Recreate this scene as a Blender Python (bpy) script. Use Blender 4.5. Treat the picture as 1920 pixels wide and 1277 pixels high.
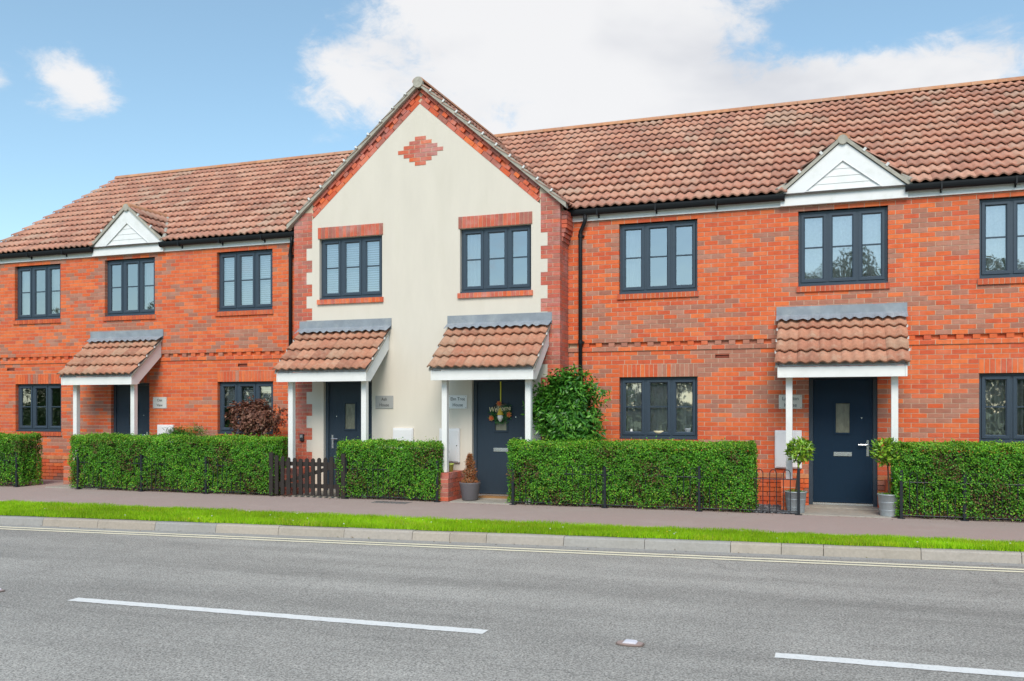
import bpy, math, random
import numpy as np
from mathutils import Vector, Matrix, Euler

for o in list(bpy.data.objects):
    bpy.data.objects.remove(o)
scene = bpy.context.scene
col = scene.collection
R = math.radians
random.seed(11)
rng = np.random.default_rng(5)

# ------------------------------------------------------------------ camera
# world: X along the terrace, Y into the houses (wing face Y=0), Z up, metres
CAM = (3.97, -15.12, 1.60)
YAW = 0.3464
cam_data = bpy.data.cameras.new('camera')
cam = bpy.data.objects.new('camera', cam_data)
col.objects.link(cam)
cam.location = CAM
cam.rotation_euler = (math.pi / 2, 0, YAW)
cam_data.sensor_fit = 'HORIZONTAL'
cam_data.sensor_width = 36
cam_data.lens = 36 * 1683 / 1920
cam_data.shift_y = (762.6 - 638.5) / 1920
cam_data.clip_end = 2000
scene.camera = cam

# ------------------------------------------------------------------ light
SUN_EL, SUN_AZ = R(43), R(14)          # azimuth seen from the houses, sun stands on the road side
sun_dir = Vector((math.sin(SUN_AZ) * math.cos(SUN_EL), -math.cos(SUN_AZ) * math.cos(SUN_EL), math.sin(SUN_EL)))
sl = bpy.data.lights.new('sun', 'SUN')
sl.energy = 1.5
sl.angle = R(30)
sl.color = (1.0, 0.93, 0.82)
sun = bpy.data.objects.new('sun', sl)
col.objects.link(sun)
sun.rotation_euler = sun_dir.to_track_quat('Z', 'Y').to_euler()
scene.view_settings.view_transform = 'Standard'
scene.view_settings.look = 'None'
scene.view_settings.gamma = 1
scene.view_settings.use_curve_mapping = False
scene.view_settings.exposure = 1.07

world = bpy.data.worlds.new('World')
scene.world = world
world.use_nodes = True


def build_sky():
    nt = world.node_tree
    nt.nodes.clear()
    N = nt.nodes.new
    L = nt.links.new
    out = N('ShaderNodeOutputWorld')
    bg = N('ShaderNodeBackground')
    bg.inputs[1].default_value = 0.095
    L(bg.outputs[0], out.inputs[0])
    sky = N('ShaderNodeTexSky')
    sky.sky_type = 'NISHITA'
    sky.sun_disc = False
    sky.sun_elevation = SUN_EL
    sky.sun_rotation = math.atan2(sun_dir.x, sun_dir.y)
    sky.air_density = 1.0
    sky.dust_density = 0.4
    sky.ozone_density = 2.5
    tc = N('ShaderNodeTexCoord')
    sep = N('ShaderNodeSeparateXYZ')
    L(tc.outputs['Generated'], sep.inputs[0])

    def m(op, a, b=None, c=None):
        n = N('ShaderNodeMath')
        n.operation = op
        for i, v in enumerate((a, b, c)):
            if v is None:
                continue
            if hasattr(v, 'is_linked') or hasattr(v, 'links'):
                L(v, n.inputs[i])
            else:
                n.inputs[i].default_value = v
        return n.outputs[0]
    az = m('ARCTAN2', sep.outputs[0], sep.outputs[1])
    el = m('ARCSINE', sep.outputs[2])
    comb = N('ShaderNodeCombineXYZ')
    L(az, comb.inputs[0]); L(el, comb.inputs[1])

    # stretched direction for the fbm, so clouds are flatter than wide
    sc = N('ShaderNodeMapping')
    sc.inputs['Scale'].default_value = (1, 1, 1.7)
    L(tc.outputs['Generated'], sc.inputs[0])

    def noise(scale, detail, rough, dist=0.0, off=0.0):
        n = N('ShaderNodeTexNoise')
        n.inputs['Scale'].default_value = scale
        n.inputs['Detail'].default_value = detail
        n.inputs['Roughness'].default_value = rough
        n.inputs['Distortion'].default_value = dist
        mp = N('ShaderNodeMapping')
        mp.inputs['Location'].default_value = (off, off * .7, off * .3)
        L(sc.outputs[0], mp.inputs[0])
        L(mp.outputs[0], n.inputs['Vector'])
        return n.outputs['Fac']

    def blob(a, e, sa, se, rot, amp):
        mp = N('ShaderNodeMapping')
        mp.vector_type = 'TEXTURE'
        mp.inputs['Location'].default_value = (a, e, 0)
        mp.inputs['Rotation'].default_value = (0, 0, rot)
        mp.inputs['Scale'].default_value = (sa, se, 1)
        L(comb.outputs[0], mp.inputs[0])
        g = N('ShaderNodeTexGradient')
        g.gradient_type = 'QUADRATIC_SPHERE'
        L(mp.outputs[0], g.inputs[0])
        s = m('POWER', g.outputs['Fac'], 0.6)
        return m('MULTIPLY', s, amp)
    big = noise(2.2, 3, .5, 0, 3.1)
    fine = noise(9.0, 9, .62, .35, 1.7)
    d = m('ADD', m('ADD', m('MULTIPLY', big, .75), m('MULTIPLY', fine, .95)), m('MULTIPLY_ADD', noise(26.0, 8, .65, .6, 5.3), .42, -.19))
    blobs = [(-.795, .312, .074, .044, -.05, .62), (-.875, .310, .03, .028, 0, .5),
             (-.43, .42, .20, .10, -.1, .58), (-.20, .42, .22, .10, -.05, .50), (-.53, .345, .10, .055, 0, .48),
             (-.24, .35, .26, .09, -.12, .56), (-.10, .30, .20, .08, 0, .42), (.07, .318, .22, .062, .05, .62),
             (-.38, .29, .20, .08, 0, .50), (.16, .425, .10, .03, 0, .34),
             (-.72, .42, .26, .09, 0, -.40), (.05, .395, .16, .035, .02, -.50), (-.74, .19, .28, .10, 0, -.38), (-.64, .27, .07, .09, 0, -.32), (-.90, .38, .10, .06, 0, -.3)]
    for b in blobs:
        d = m('ADD', d, blob(*b))
    mask = N('ShaderNodeMapRange')
    mask.interpolation_type = 'SMOOTHERSTEP'
    mask.inputs['From Min'].default_value = .92
    mask.inputs['From Max'].default_value = 1.28
    L(d, mask.inputs['Value'])
    # thicker parts of a cloud show a greyer underside
    shade = N('ShaderNodeMapRange')
    shade.interpolation_type = 'SMOOTHSTEP'
    shade.inputs['From Min'].default_value = .44
    shade.inputs['From Max'].default_value = .66
    n3 = noise(3.2, 5, .5, .2, 8.0)
    L(n3, shade.inputs['Value'])
    cm = N('ShaderNodeMix')
    cm.data_type = 'RGBA'
    cm.inputs['A'].default_value = (4.62, 4.60, 4.64, 1)
    cm.inputs['B'].default_value = (3.45, 3.52, 3.76, 1)
    L(shade.outputs[0], cm.inputs['Factor'])
    # a little thin haze brightens the clear blue
    hz = N('ShaderNodeMix')
    hz.data_type = 'RGBA'
    hz.inputs['Factor'].default_value = .22
    hz.inputs['B'].default_value = (2.3, 3.35, 4.0, 1)
    gain = N('ShaderNodeMix')
    gain.data_type = 'RGBA'
    gain.blend_type = 'MULTIPLY'
    gain.inputs['Factor'].default_value = 1
    gain.inputs['B'].default_value = (.98, 1.05, .95, 1)
    L(sky.outputs[0], gain.inputs['A'])
    L(gain.outputs['Result'], hz.inputs['A'])
    mix = N('ShaderNodeMix')
    mix.data_type = 'RGBA'
    L(m('MULTIPLY', mask.outputs[0], .96), mix.inputs['Factor'])
    L(hz.outputs['Result'], mix.inputs['A'])
    L(cm.outputs['Result'], mix.inputs['B'])
    L(mix.outputs['Result'], bg.inputs[0])


build_sky()

# ------------------------------------------------------------------ materials


def M(name, base=None, rough=.8, var=.12, vscale=6., bump=0., bscale=60., metal=0., spec=.4, coat=0.,
      stretch=(1, 1, 1), detail=6, translucent=0., stain=None, sscale=1.5, samt=0.):
    """Procedural material. base None: the piece's own colour, from its 'col' attribute."""
    m = bpy.data.materials.new(name)
    m.use_nodes = True
    nt = m.node_tree
    nt.nodes.clear()
    N = nt.nodes.new
    L = nt.links.new
    out = N('ShaderNodeOutputMaterial')
    p = N('ShaderNodeBsdfPrincipled')
    p.inputs['Roughness'].default_value = rough
    p.inputs['Metallic'].default_value = metal
    p.inputs['Specular IOR Level'].default_value = spec
    p.inputs['Coat Weight'].default_value = coat
    geo = N('ShaderNodeNewGeometry')
    mp = N('ShaderNodeMapping')
    mp.inputs['Scale'].default_value = stretch
    L(geo.outputs['Position'], mp.inputs[0])
    if base is None:
        a = N('ShaderNodeAttribute')
        a.attribute_name = 'col'
        c = a.outputs['Color']
    else:
        rgb = N('ShaderNodeRGB')
        rgb.outputs[0].default_value = (*base, 1)
        c = rgb.outputs[0]
    if var > 0:
        n = N('ShaderNodeTexNoise')
        n.inputs['Scale'].default_value = vscale
        n.inputs['Detail'].default_value = detail
        n.inputs['Roughness'].default_value = .65
        L(mp.outputs[0], n.inputs['Vector'])
        mr = N('ShaderNodeMapRange')
        mr.inputs['From Min'].default_value = .25
        mr.inputs['From Max'].default_value = .75
        mr.inputs['To Min'].default_value = 1 - var
        mr.inputs['To Max'].default_value = 1 + var
        L(n.outputs['Fac'], mr.inputs['Value'])
        mx = N('ShaderNodeMix')
        mx.data_type = 'RGBA'
        mx.blend_type = 'MULTIPLY'
        mx.inputs['Factor'].default_value = 1
        L(c, mx.inputs['A'])
        L(mr.outputs[0], mx.inputs['B'])
        c = mx.outputs['Result']
    if stain is not None:
        n = N('ShaderNodeTexNoise')
        n.inputs['Scale'].default_value = sscale
        n.inputs['Detail'].default_value = 8
        n.inputs['Roughness'].default_value = .7
        mp2 = N('ShaderNodeMapping')
        mp2.inputs['Scale'].default_value = stretch
        mp2.inputs['Location'].default_value = (7.3, 2.1, 4.4)
        L(geo.outputs['Position'], mp2.inputs[0])
        L(mp2.outputs[0], n.inputs['Vector'])
        mr = N('ShaderNodeMapRange')
        mr.inputs['From Min'].default_value = .5
        mr.inputs['From Max'].default_value = .72
        mr.inputs['To Max'].default_value = samt
        L(n.outputs['Fac'], mr.inputs['Value'])
        mx = N('ShaderNodeMix')
        mx.data_type = 'RGBA'
        mx.inputs['B'].default_value = (*stain, 1)
        L(mr.outputs[0], mx.inputs['Factor'])
        L(c, mx.inputs['A'])
        c = mx.outputs['Result']
    L(c, p.inputs['Base Color'])
    if bump > 0:
        n = N('ShaderNodeTexNoise')
        n.inputs['Scale'].default_value = bscale
        n.inputs['Detail'].default_value = 5
        L(mp.outputs[0], n.inputs['Vector'])
        b = N('ShaderNodeBump')
        b.inputs['Strength'].default_value = bump
        b.inputs['Distance'].default_value = .01
        L(n.outputs['Fac'], b.inputs['Height'])
        L(b.outputs[0], p.inputs['Normal'])
    sh = p.outputs[0]
    if translucent > 0:
        t = N('ShaderNodeBsdfTranslucent')
        L(c, t.inputs['Color'])
        ms = N('ShaderNodeMixShader')
        ms.inputs[0].default_value = translucent
        L(p.outputs[0], ms.inputs[1])
        L(t.outputs[0], ms.inputs[2])
        sh = ms.outputs[0]
    L(sh, out.inputs[0])
    return m


m_brick = M('brick_clay', rough=.85, var=.16, vscale=14, bump=.35, bscale=90, stain=(.55, .42, .38), sscale=3.2, samt=.14)
m_quoin = M('brick_gable', rough=.75, var=.16, vscale=14, bump=.3, bscale=90, stain=(.62, .48, .48), sscale=2.2, samt=.42)
m_mortar = M('mortar_buff', (.60, .46, .34), rough=.95, var=.15, vscale=9)
m_render = M('cream_render', (.69, .632, .548), rough=.9, var=.035, vscale=1.6, bump=.12, bscale=140, stain=(.60, .55, .44), sscale=1.0, samt=.28, stretch=(2.2, 2.2, .5))
m_tile = M('roof_tile_concrete', rough=.85, var=.22, vscale=11, bump=.5, bscale=70, stain=(.44, .37, .31), sscale=4.5, samt=.5)
m_tile2 = M('canopy_tile_concrete', rough=.85, var=.22, vscale=14, bump=.5, bscale=80, stain=(.52, .42, .31), sscale=7, samt=.5)
m_under = M('roof_underlay', (.06, .05, .045), rough=.95, var=0)
m_verge = M('verge_mortar_grey', (.40, .375, .32), rough=.95, var=.2, vscale=9, bump=.4, bscale=40, stain=(.20, .19, .15), sscale=4, samt=.5)
m_white = M('white_paint', (.80, .80, .79), rough=.45, var=.03, vscale=3, stain=(.52, .53, .47), sscale=2.6, samt=.28)
m_upvc = M('white_gablet_board', (.80, .80, .80), rough=.4, var=.03, vscale=3, stain=(.50, .52, .44), sscale=3.4, samt=.35)
m_lead = M('lead_flashing', (.255, .285, .32), rough=.6, var=.16, vscale=5, bump=.5, bscale=8, stain=(.44, .46, .46), sscale=4, samt=.55)
m_frame = M('slate_grey_window_frame', (.040, .060, .085), rough=.35, var=.06, vscale=20, spec=.5)
m_door = M('slate_blue_door', (.028, .045, .066), rough=.5, spec=.28, var=.10, vscale=14, bump=.25, bscale=40, stretch=(6, 6, .35))
m_door_navy = M('navy_door', (.004, .021, .046), rough=.5, spec=.25, var=.10, vscale=14, bump=.25, bscale=40, stretch=(6, 6, .35))
m_black = M('black_plastic', (.012, .014, .017), rough=.5, spec=.25, var=.1, vscale=6)
m_iron = M('black_iron', (.016, .020, .026), rough=.45, var=.15, vscale=20)
m_gate = M('dark_stained_wood', (.030, .023, .020), rough=.7, var=.3, vscale=18, bump=.4, bscale=50, stretch=(3, 3, .4))
m_chrome = M('brushed_steel', (.72, .74, .76), rough=.25, metal=.85, var=.04)
m_galv = M('galvanised_steel', (.42, .47, .50), rough=.5, metal=.35, var=.15, vscale=14)
m_meter = M('white_meter_box', (.78, .77, .78), rough=.5, var=.02)
m_plate = M('brushed_nameplate', None, rough=.7, var=.03)
m_ink = M('dark_lettering', (.03, .03, .032), rough=.6, var=0)
m_leaf = M('leaf', rough=.5, var=.12, vscale=5, spec=.35, translucent=.28)
m_leaf_gloss = M('glossy_leaf', rough=.36, var=.10, vscale=5, spec=.5, translucent=.16)
m_grass = M('grass_blade', rough=.6, var=.22, vscale=2.2, spec=.3, translucent=.35)
m_twig = M('twig_bark', (.085, .055, .038), rough=.9, var=.2, vscale=20)
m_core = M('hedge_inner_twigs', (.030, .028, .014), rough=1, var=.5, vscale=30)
m_soil = M('verge_soil', (.16, .24, .02), rough=1, var=.3, vscale=12)
m_earth = M('far_field', (.10, .14, .04), rough=1, var=.3, vscale=.6)
m_pave = M('pavement_red_asphalt', (.395, .300, .268), rough=.9, var=.16, vscale=160, detail=3, bump=.3, bscale=180, stain=(.46, .375, .34), sscale=.9, samt=.5)
m_slab = M('concrete_step', (.36, .33, .285), rough=.9, var=.2, vscale=14, bump=.3, bscale=80, stain=(.22, .2, .16), sscale=2.5, samt=.5)
m_kerb = M('kerb_concrete', rough=.9, var=.13, vscale=30, bump=.3, bscale=120, stain=(.24, .22, .18), sscale=3, samt=.3)
m_blind = M('white_blind', (.80, .82, .85), rough=.6, var=0)
m_net = M('net_curtain', (.86, .87, .87), rough=.9, var=.16, vscale=26, translucent=.25)
m_cloth = M('white_curtain', (.80, .80, .78), rough=.9, var=.06, vscale=6, translucent=.3)
m_inside = M('room_wall', (.48, .46, .44), rough=.9, var=.1, vscale=1)
m_generic = M('painted_piece', None, rough=.6, var=.06)
m_wood = M('coir_mat', (.36, .19, .075), rough=1, var=.3, vscale=60, bump=.6, bscale=200)
m_bark = M('tree_bark', (.10, .08, .06), rough=.95, var=.3, vscale=8)


def asphalt():
    m = bpy.data.materials.new('road_asphalt')
    m.use_nodes = True
    nt = m.node_tree
    N = nt.nodes.new
    L = nt.links.new
    p = nt.nodes['Principled BSDF']
    p.inputs['Roughness'].default_value = .88
    p.inputs['Specular IOR Level'].default_value = .3
    geo = N('ShaderNodeNewGeometry')

    def noise(scale, detail, st=(1, 1, 1), rough=.6):
        mp = N('ShaderNodeMapping')
        mp.inputs['Scale'].default_value = st
        mp.inputs['Rotation'].default_value = (0, 0, -.06)
        L(geo.outputs['Position'], mp.inputs[0])
        n = N('ShaderNodeTexNoise')
        n.inputs['Scale'].default_value = scale
        n.inputs['Detail'].default_value = detail
        n.inputs['Roughness'].default_value = rough
        L(mp.outputs[0], n.inputs['Vector'])
        return n.outputs['Fac']

    def rmap(v, a, b, c, d):
        r = N('ShaderNodeMapRange')
        for k, x in zip(('From Min', 'From Max', 'To Min', 'To Max'), (a, b, c, d)):
            r.inputs[k].default_value = x
        L(v, r.inputs['Value'])
        return r.outputs[0]

    def mul(a, b):
        r = N('ShaderNodeMath')
        r.operation = 'MULTIPLY'
        L(a, r.inputs[0])
        L(b, r.inputs[1])
        return r.outputs[0]
    speck = noise(62, 4, rough=.75)
    grain = noise(42, 4)
    f = mul(rmap(speck, .36, .64, .42, 1.58), rmap(grain, .3, .7, .82, 1.18))
    f = mul(f, rmap(noise(.9, 4, (.10, 1.25, 1)),   .3, .7, .74, 1.20))      # wheel tracks along the road
    f = mul(f, rmap(noise(1.3, 5), .3, .7, .92, 1.08))
    f = mul(f, rmap(noise(1.0, 6, (.55, 7.0, 1), .7), .62, .74, 1.0, .72))   # dark rubbed streaks
    vc = N('ShaderNodeTexVoronoi')
    vc.feature = 'DISTANCE_TO_EDGE'
    vc.inputs['Scale'].default_value = .21
    mp = N('ShaderNodeMapping')
    mp.inputs['Rotation'].default_value = (0, 0, .5)
    nz = N('ShaderNodeTexNoise')
    nz.inputs['Scale'].default_value = 1.6
    nz.inputs['Detail'].default_value = 6
    L(geo.outputs['Position'], nz.inputs['Vector'])
    va = N('ShaderNodeVectorMath')
    va.operation = 'MULTIPLY_ADD'
    va.inputs[1].default_value = (.7, .7, 0)
    L(nz.outputs['Color'], va.inputs[0])
    L(geo.outputs['Position'], va.inputs[2])
    L(va.outputs[0], mp.inputs[0])
    L(mp.outputs[0], vc.inputs['Vector'])
    f = mul(f, rmap(vc.outputs['Distance'],   .0, .0030, .80, 1.0))
    cr = N('ShaderNodeMix')
    cr.data_type = 'RGBA'
    cr.blend_type = 'MULTIPLY'
    cr.inputs['Factor'].default_value = 1
    cr.inputs['A'].default_value = (.338, .318, .288, 1)
    L(f, cr.inputs['B'])
    L(cr.outputs['Result'], p.inputs['Base Color'])
    b = N('ShaderNodeBump')
    b.inputs['Strength'].default_value = .5
    b.inputs['Distance'].default_value = .008
    L(speck, b.inputs['Height'])
    L(b.outputs[0], p.inputs['Normal'])
    return m


m_road = asphalt()


def paint(name, colr, wear):
    """Road paint with chipped, worn patches showing the asphalt's grey."""
    m = M(name, colr, rough=.75, var=.06, vscale=40, stain=(.30, .29, .28), sscale=38, samt=wear, bump=.4, bscale=120)
    return m


m_line = paint('white_road_paint', (.84, .83, .80), .4)
m_yellow = paint('yellow_road_paint', (.88, .81, .60), .2)


def glass():
    m = bpy.data.materials.new('window_glass')
    m.use_nodes = True
    nt = m.node_tree
    nt.nodes.clear()
    N = nt.nodes.new
    L = nt.links.new
    out = N('ShaderNodeOutputMaterial')
    tr = N('ShaderNodeBsdfTransparent')
    tr.inputs[0].default_value = (.86, .90, .90, 1)
    gl = N('ShaderNodeBsdfGlossy')
    gl.inputs['Roughness'].default_value = .015
    gl.inputs[0].default_value = (.95, .97, 1, 1)
    fr = N('ShaderNodeFresnel')
    fr.inputs['IOR'].default_value = 1.55
    ma = N('ShaderNodeMath')
    ma.operation = 'MULTIPLY_ADD'
    ma.inputs[1].default_value = 1.9
    ma.inputs[2].default_value = .30
    ma.use_clamp = True
    L(fr.outputs[0], ma.inputs[0])
    # panes are never quite flat
    n = N('ShaderNodeTexNoise')
    n.inputs['Scale'].default_value = 1.8
    geo = N('ShaderNodeNewGeometry')
    L(geo.outputs['Position'], n.inputs['Vector'])
    b = N('ShaderNodeBump')
    b.inputs['Strength'].default_value = .06
    b.inputs['Distance'].default_value = .05
    L(n.outputs['Fac'], b.inputs['Height'])
    L(b.outputs[0], gl.inputs['Normal'])
    mx = N('ShaderNodeMixShader')
    L(ma.outputs[0], mx.inputs[0])
    L(tr.outputs[0], mx.inputs[1])
    L(gl.outputs[0], mx.inputs[2])
    L(mx.outputs[0], out.inputs[0])
    return m


m_glass = glass()
m_obscure = M('obscure_door_glass', (.20, .20, .15), rough=.25, var=.35, vscale=16, bump=.5, bscale=60, stretch=(1, 1, .4))

# ------------------------------------------------------------------ mesh helpers
ORG = {}        # object name -> world position of its origin


def link(o, parent, origin):
    col.objects.link(o)
    ORG[o.name] = Vector(origin)
    if parent is not None:
        o.parent = parent
        o.location = Vector(origin) - ORG[parent.name]
    else:
        o.location = origin


def thing(name, label, cat, loc, group=None):
    o = bpy.data.objects.new(name, None)
    o.empty_display_size = .2
    link(o, None, loc)
    tag(o, label, cat, group)
    return o


def tag(o, label=None, cat=None, group=None, kind=None):
    if label:
        o['label'] = label
    if cat:
        o['category'] = cat
    if group:
        o['group'] = group
    if kind:
        o['kind'] = kind
    return o


def set_cols(me, cols):
    a = me.attributes.new('col', 'FLOAT_COLOR', 'FACE')
    c = np.ones((len(cols), 4), dtype=np.float32)
    c[:, :3] = np.asarray(cols, dtype=np.float32)[:, :3]
    a.data.foreach_set('color', c.ravel())


class MB:
    def __init__(s):
        s.V, s.F, s.C = [], [], []

    def poly(s, pts, c=(1, 1, 1)):
        n = len(s.V)
        s.V += [tuple(p) for p in pts]
        s.F.append(tuple(range(n, n + len(pts))))
        s.C.append(c)
        return s

    def box(s, x0, x1, y0, y1, z0, z1, c=(1, 1, 1), rot=None, piv=None):
        n = len(s.V)
        pts = [(x0, y0, z0), (x1, y0, z0), (x1, y1, z0), (x0, y1, z0), (x0, y0, z1), (x1, y0, z1), (x1, y1, z1), (x0, y1, z1)]
        if rot is not None:
            pv = Vector(piv)
            pts = [tuple(rot @ (Vector(p) - pv) + pv) for p in pts]
        s.V += pts
        for f in ((0, 1, 5, 4), (1, 2, 6, 5), (2, 3, 7, 6), (3, 0, 4, 7), (4, 5, 6, 7), (3, 2, 1, 0)):
            s.F.append(tuple(n + i for i in f))
            s.C.append(c)
        return s

    def ext(s, pts, y0, y1, c=(1, 1, 1)):
        """polygon in XZ (counter-clockwise seen from -Y) extruded from y0 (front) to y1"""
        n = len(s.V)
        k = len(pts)
        s.V += [(x, y0, z) for x, z in pts] + [(x, y1, z) for x, z in pts]
        s.F.append(tuple(n + i for i in range(k)))
        s.F.append(tuple(n + k + i for i in reversed(range(k))))
        s.C += [c, c]
        for i in range(k):
            j = (i + 1) % k
            s.F.append((n + j, n + i, n + k + i, n + k + j))
            s.C.append(c)
        return s

    def tube(s, path, r, n=8, c=(1, 1, 1), cap=True):
        path = [Vector(p) for p in path]
        rs = r if isinstance(r, (list, tuple)) else [r] * len(path)
        base = len(s.V)
        up = None
        for i, p in enumerate(path):
            t = (path[min(i + 1, len(path) - 1)] - path[max(i - 1, 0)]).normalized()
            if up is None:
                up = Vector((0, 0, 1)) if abs(t.z) < .9 else Vector((0, 1, 0))
            a = t.cross(up).normalized()
            b = a.cross(t).normalized()
            up = b
            for k in range(n):
                an = 2 * math.pi * k / n
                s.V.append(tuple(p + (a * math.cos(an) + b * math.sin(an)) * rs[i]))
        for i in range(len(path) - 1):
            for k in range(n):
                k2 = (k + 1) % n
                s.F.append((base + i * n + k, base + i * n + k2, base + (i + 1) * n + k2, base + (i + 1) * n + k))
                s.C.append(c)
        if cap:
            s.F.append(tuple(base + k for k in reversed(range(n))))
            s.F.append(tuple(base + (len(path) - 1) * n + k for k in range(n)))
            s.C += [c, c]
        return s

    def lathe(s, prof, cx, cy, n=24, c=(1, 1, 1)):
        base = len(s.V)
        for r, z in prof:
            for k in range(n):
                a = 2 * math.pi * k / n
                s.V.append((cx + r * math.cos(a), cy + r * math.sin(a), z))
        for i in range(len(prof) - 1):
            for k in range(n):
                k2 = (k + 1) % n
                s.F.append((base + i * n + k, base + i * n + k2, base + (i + 1) * n + k2, base + (i + 1) * n + k))
                s.C.append(c)
        return s

    def ring(s, x0, x1, z0, z1, w, yf, yb, bev=.012, c=(1, 1, 1)):
        """rectangular frame, mitred, with a bevelled inner edge; front at yf, back at yb"""
        loops = []
        for ins, y in ((0, yb), (0, yf), (w - bev, yf), (w, yf + bev), (w, yb)):
            n = len(s.V)
            s.V += [(x0 + ins, y, z0 + ins), (x1 - ins, y, z0 + ins), (x1 - ins, y, z1 - ins), (x0 + ins, y, z1 - ins)]
            loops.append(n)
        for a, b in zip(loops[:-1], loops[1:]):
            for k in range(4):
                k2 = (k + 1) % 4
                s.F.append((a + k, a + k2, b + k2, b + k))
                s.C.append(c)
        return s

    def build(s, name, mat, parent=None, origin=None, smooth=False, bevel=0):
        if origin is None:
            origin = ORG[parent.name] if parent is not None else (0, 0, 0)
        o3 = Vector(origin)
        me = bpy.data.meshes.new(name)
        me.from_pydata([(v[0] - o3.x, v[1] - o3.y, v[2] - o3.z) for v in s.V], [], s.F)
        set_cols(me, s.C)
        me.materials.append(mat)
        if smooth:
            me.polygons.foreach_set('use_smooth', [len(p.vertices) == 4 for p in me.polygons])
        me.update()
        o = bpy.data.objects.new(name, me)
        link(o, parent, o3)
        if bevel:
            b = o.modifiers.new('bevel', 'BEVEL')
            b.width = bevel
            b.segments = 2
            b.limit_method = 'ANGLE'
        return o


def np_mesh(name, V, F, C, mat, parent=None, origin=None, smooth=False):
    """V (n,3), F (m,k) index array with equal k, C (m,3)"""
    if origin is None:
        origin = ORG[parent.name] if parent is not None else (0, 0, 0)
    V = V - np.array(origin)
    me = bpy.data.meshes.new(name)
    me.vertices.add(len(V))
    me.vertices.foreach_set('co', V.astype(np.float32).ravel())
    k = F.shape[1]
    me.loops.add(F.size)
    me.loops.foreach_set('vertex_index', F.astype(np.int32).ravel())
    me.polygons.add(len(F))
    me.polygons.foreach_set('loop_start', np.arange(0, F.size, k, dtype=np.int32))
    me.polygons.foreach_set('loop_total', np.full(len(F), k, dtype=np.int32))
    me.update(calc_edges=True)
    set_cols(me, C)
    if smooth:
        me.polygons.foreach_set('use_smooth', [True] * len(F))
    me.materials.append(mat)
    o = bpy.data.objects.new(name, me)
    link(o, parent, Vector(origin))
    return o


def in_view(p, margin=.02):
    """share of the frame: projected pixels per metre, 0 if out of the frame"""
    dx, dy = p[0] - CAM[0], p[1] - CAM[1]
    xc = dx * math.cos(YAW) + dy * math.sin(YAW)
    zc = dy * math.cos(YAW) - dx * math.sin(YAW)
    if zc < .5:
        return 0
    u = .5 + 1683 / 1920 * xc / zc
    v = 762.6 - 1683 * (p[2] - CAM[2]) / zc
    if u < -margin or u > 1 + margin or v < -20 or v > 1300:
        return 0
    return 1683 / zc


# ------------------------------------------------------------------ bricks
WING = [(.68, .130, .040), (.72, .148, .046), (.64, .112, .038), (.75, .170, .052), (.68, .150, .058), (.60, .105, .042),
        (.44, .180, .120), (.41, .160, .105), (.47, .20, .135), (.39, .150, .10)]
GABLE = [(.54, .115, .068), (.58, .125, .068), (.50, .110, .072), (.61, .135, .070), (.48, .135, .098), (.55, .135, .085), (.42, .14, .105), (.38, .125, .092)]


def hsh(i, j, k=0):
    n = (i * 374761393 + j * 668265263 + k * 2147483647) & 0xffffffff
    n = ((n ^ (n >> 13)) * 1274126177) & 0xffffffff
    return ((n ^ (n >> 16)) & 0xffff) / 65535.


def vnoise(x, y, k=0):
    i, j = math.floor(x), math.floor(y)
    fx, fy = x - i, y - j
    a = hsh(i, j, k) * (1 - fx) + hsh(i + 1, j, k) * fx
    b = hsh(i, j + 1, k) * (1 - fx) + hsh(i + 1, j + 1, k) * fx
    return a * (1 - fy) + b * fy


def wing_col(x, z):
    v = .5 * vnoise(x / .75, z / .2, 3) + .28 * vnoise(x / 2.6, z / 1.1, 5) + .42 * random.random()
    return WING[random.choice((6, 7, 8, 9))] if v > .725 else WING[random.choice((0, 0, 1, 2, 3, 4, 5))]


def gable_col(x, z):
    return random.choice(GABLE)


def cut(segs, a, b):
    r = []
    for s0, s1 in segs:
        if b <= s0 or a >= s1:
            r.append((s0, s1))
            continue
        if a > s0:
            r.append((s0, a))
        if b < s1:
            r.append((b, s1))
    return r


def course(u0, u1, z, holes, k, emit, h=.065, unit=.225):
    """lay one course from u0 to u1 in stretcher bond; emit(ua, ub, z, h)"""
    segs = [(u0, u1)]
    for (a, b, c, d) in holes:
        if c - .001 < z + h / 2 < d + .001:
            segs = cut(segs, a, b)
    off = (k % 2) * unit / 2
    for s0, s1 in segs:
        if s1 - s0 < .03:
            continue
        n0 = math.floor((s0 - off) / unit) + 1
        edges = [s0]
        while n0 * unit + off < s1 - .045:
            e = n0 * unit + off
            if e - edges[-1] > .055:
                edges.append(e)
            n0 += 1
        edges.append(s1)
        for i in range(len(edges) - 1):
            a = edges[i] + (0 if i == 0 else .005)
            b = edges[i + 1] - (0 if i == len(edges) - 2 else .005)
            emit(a, b, z, h)


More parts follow.
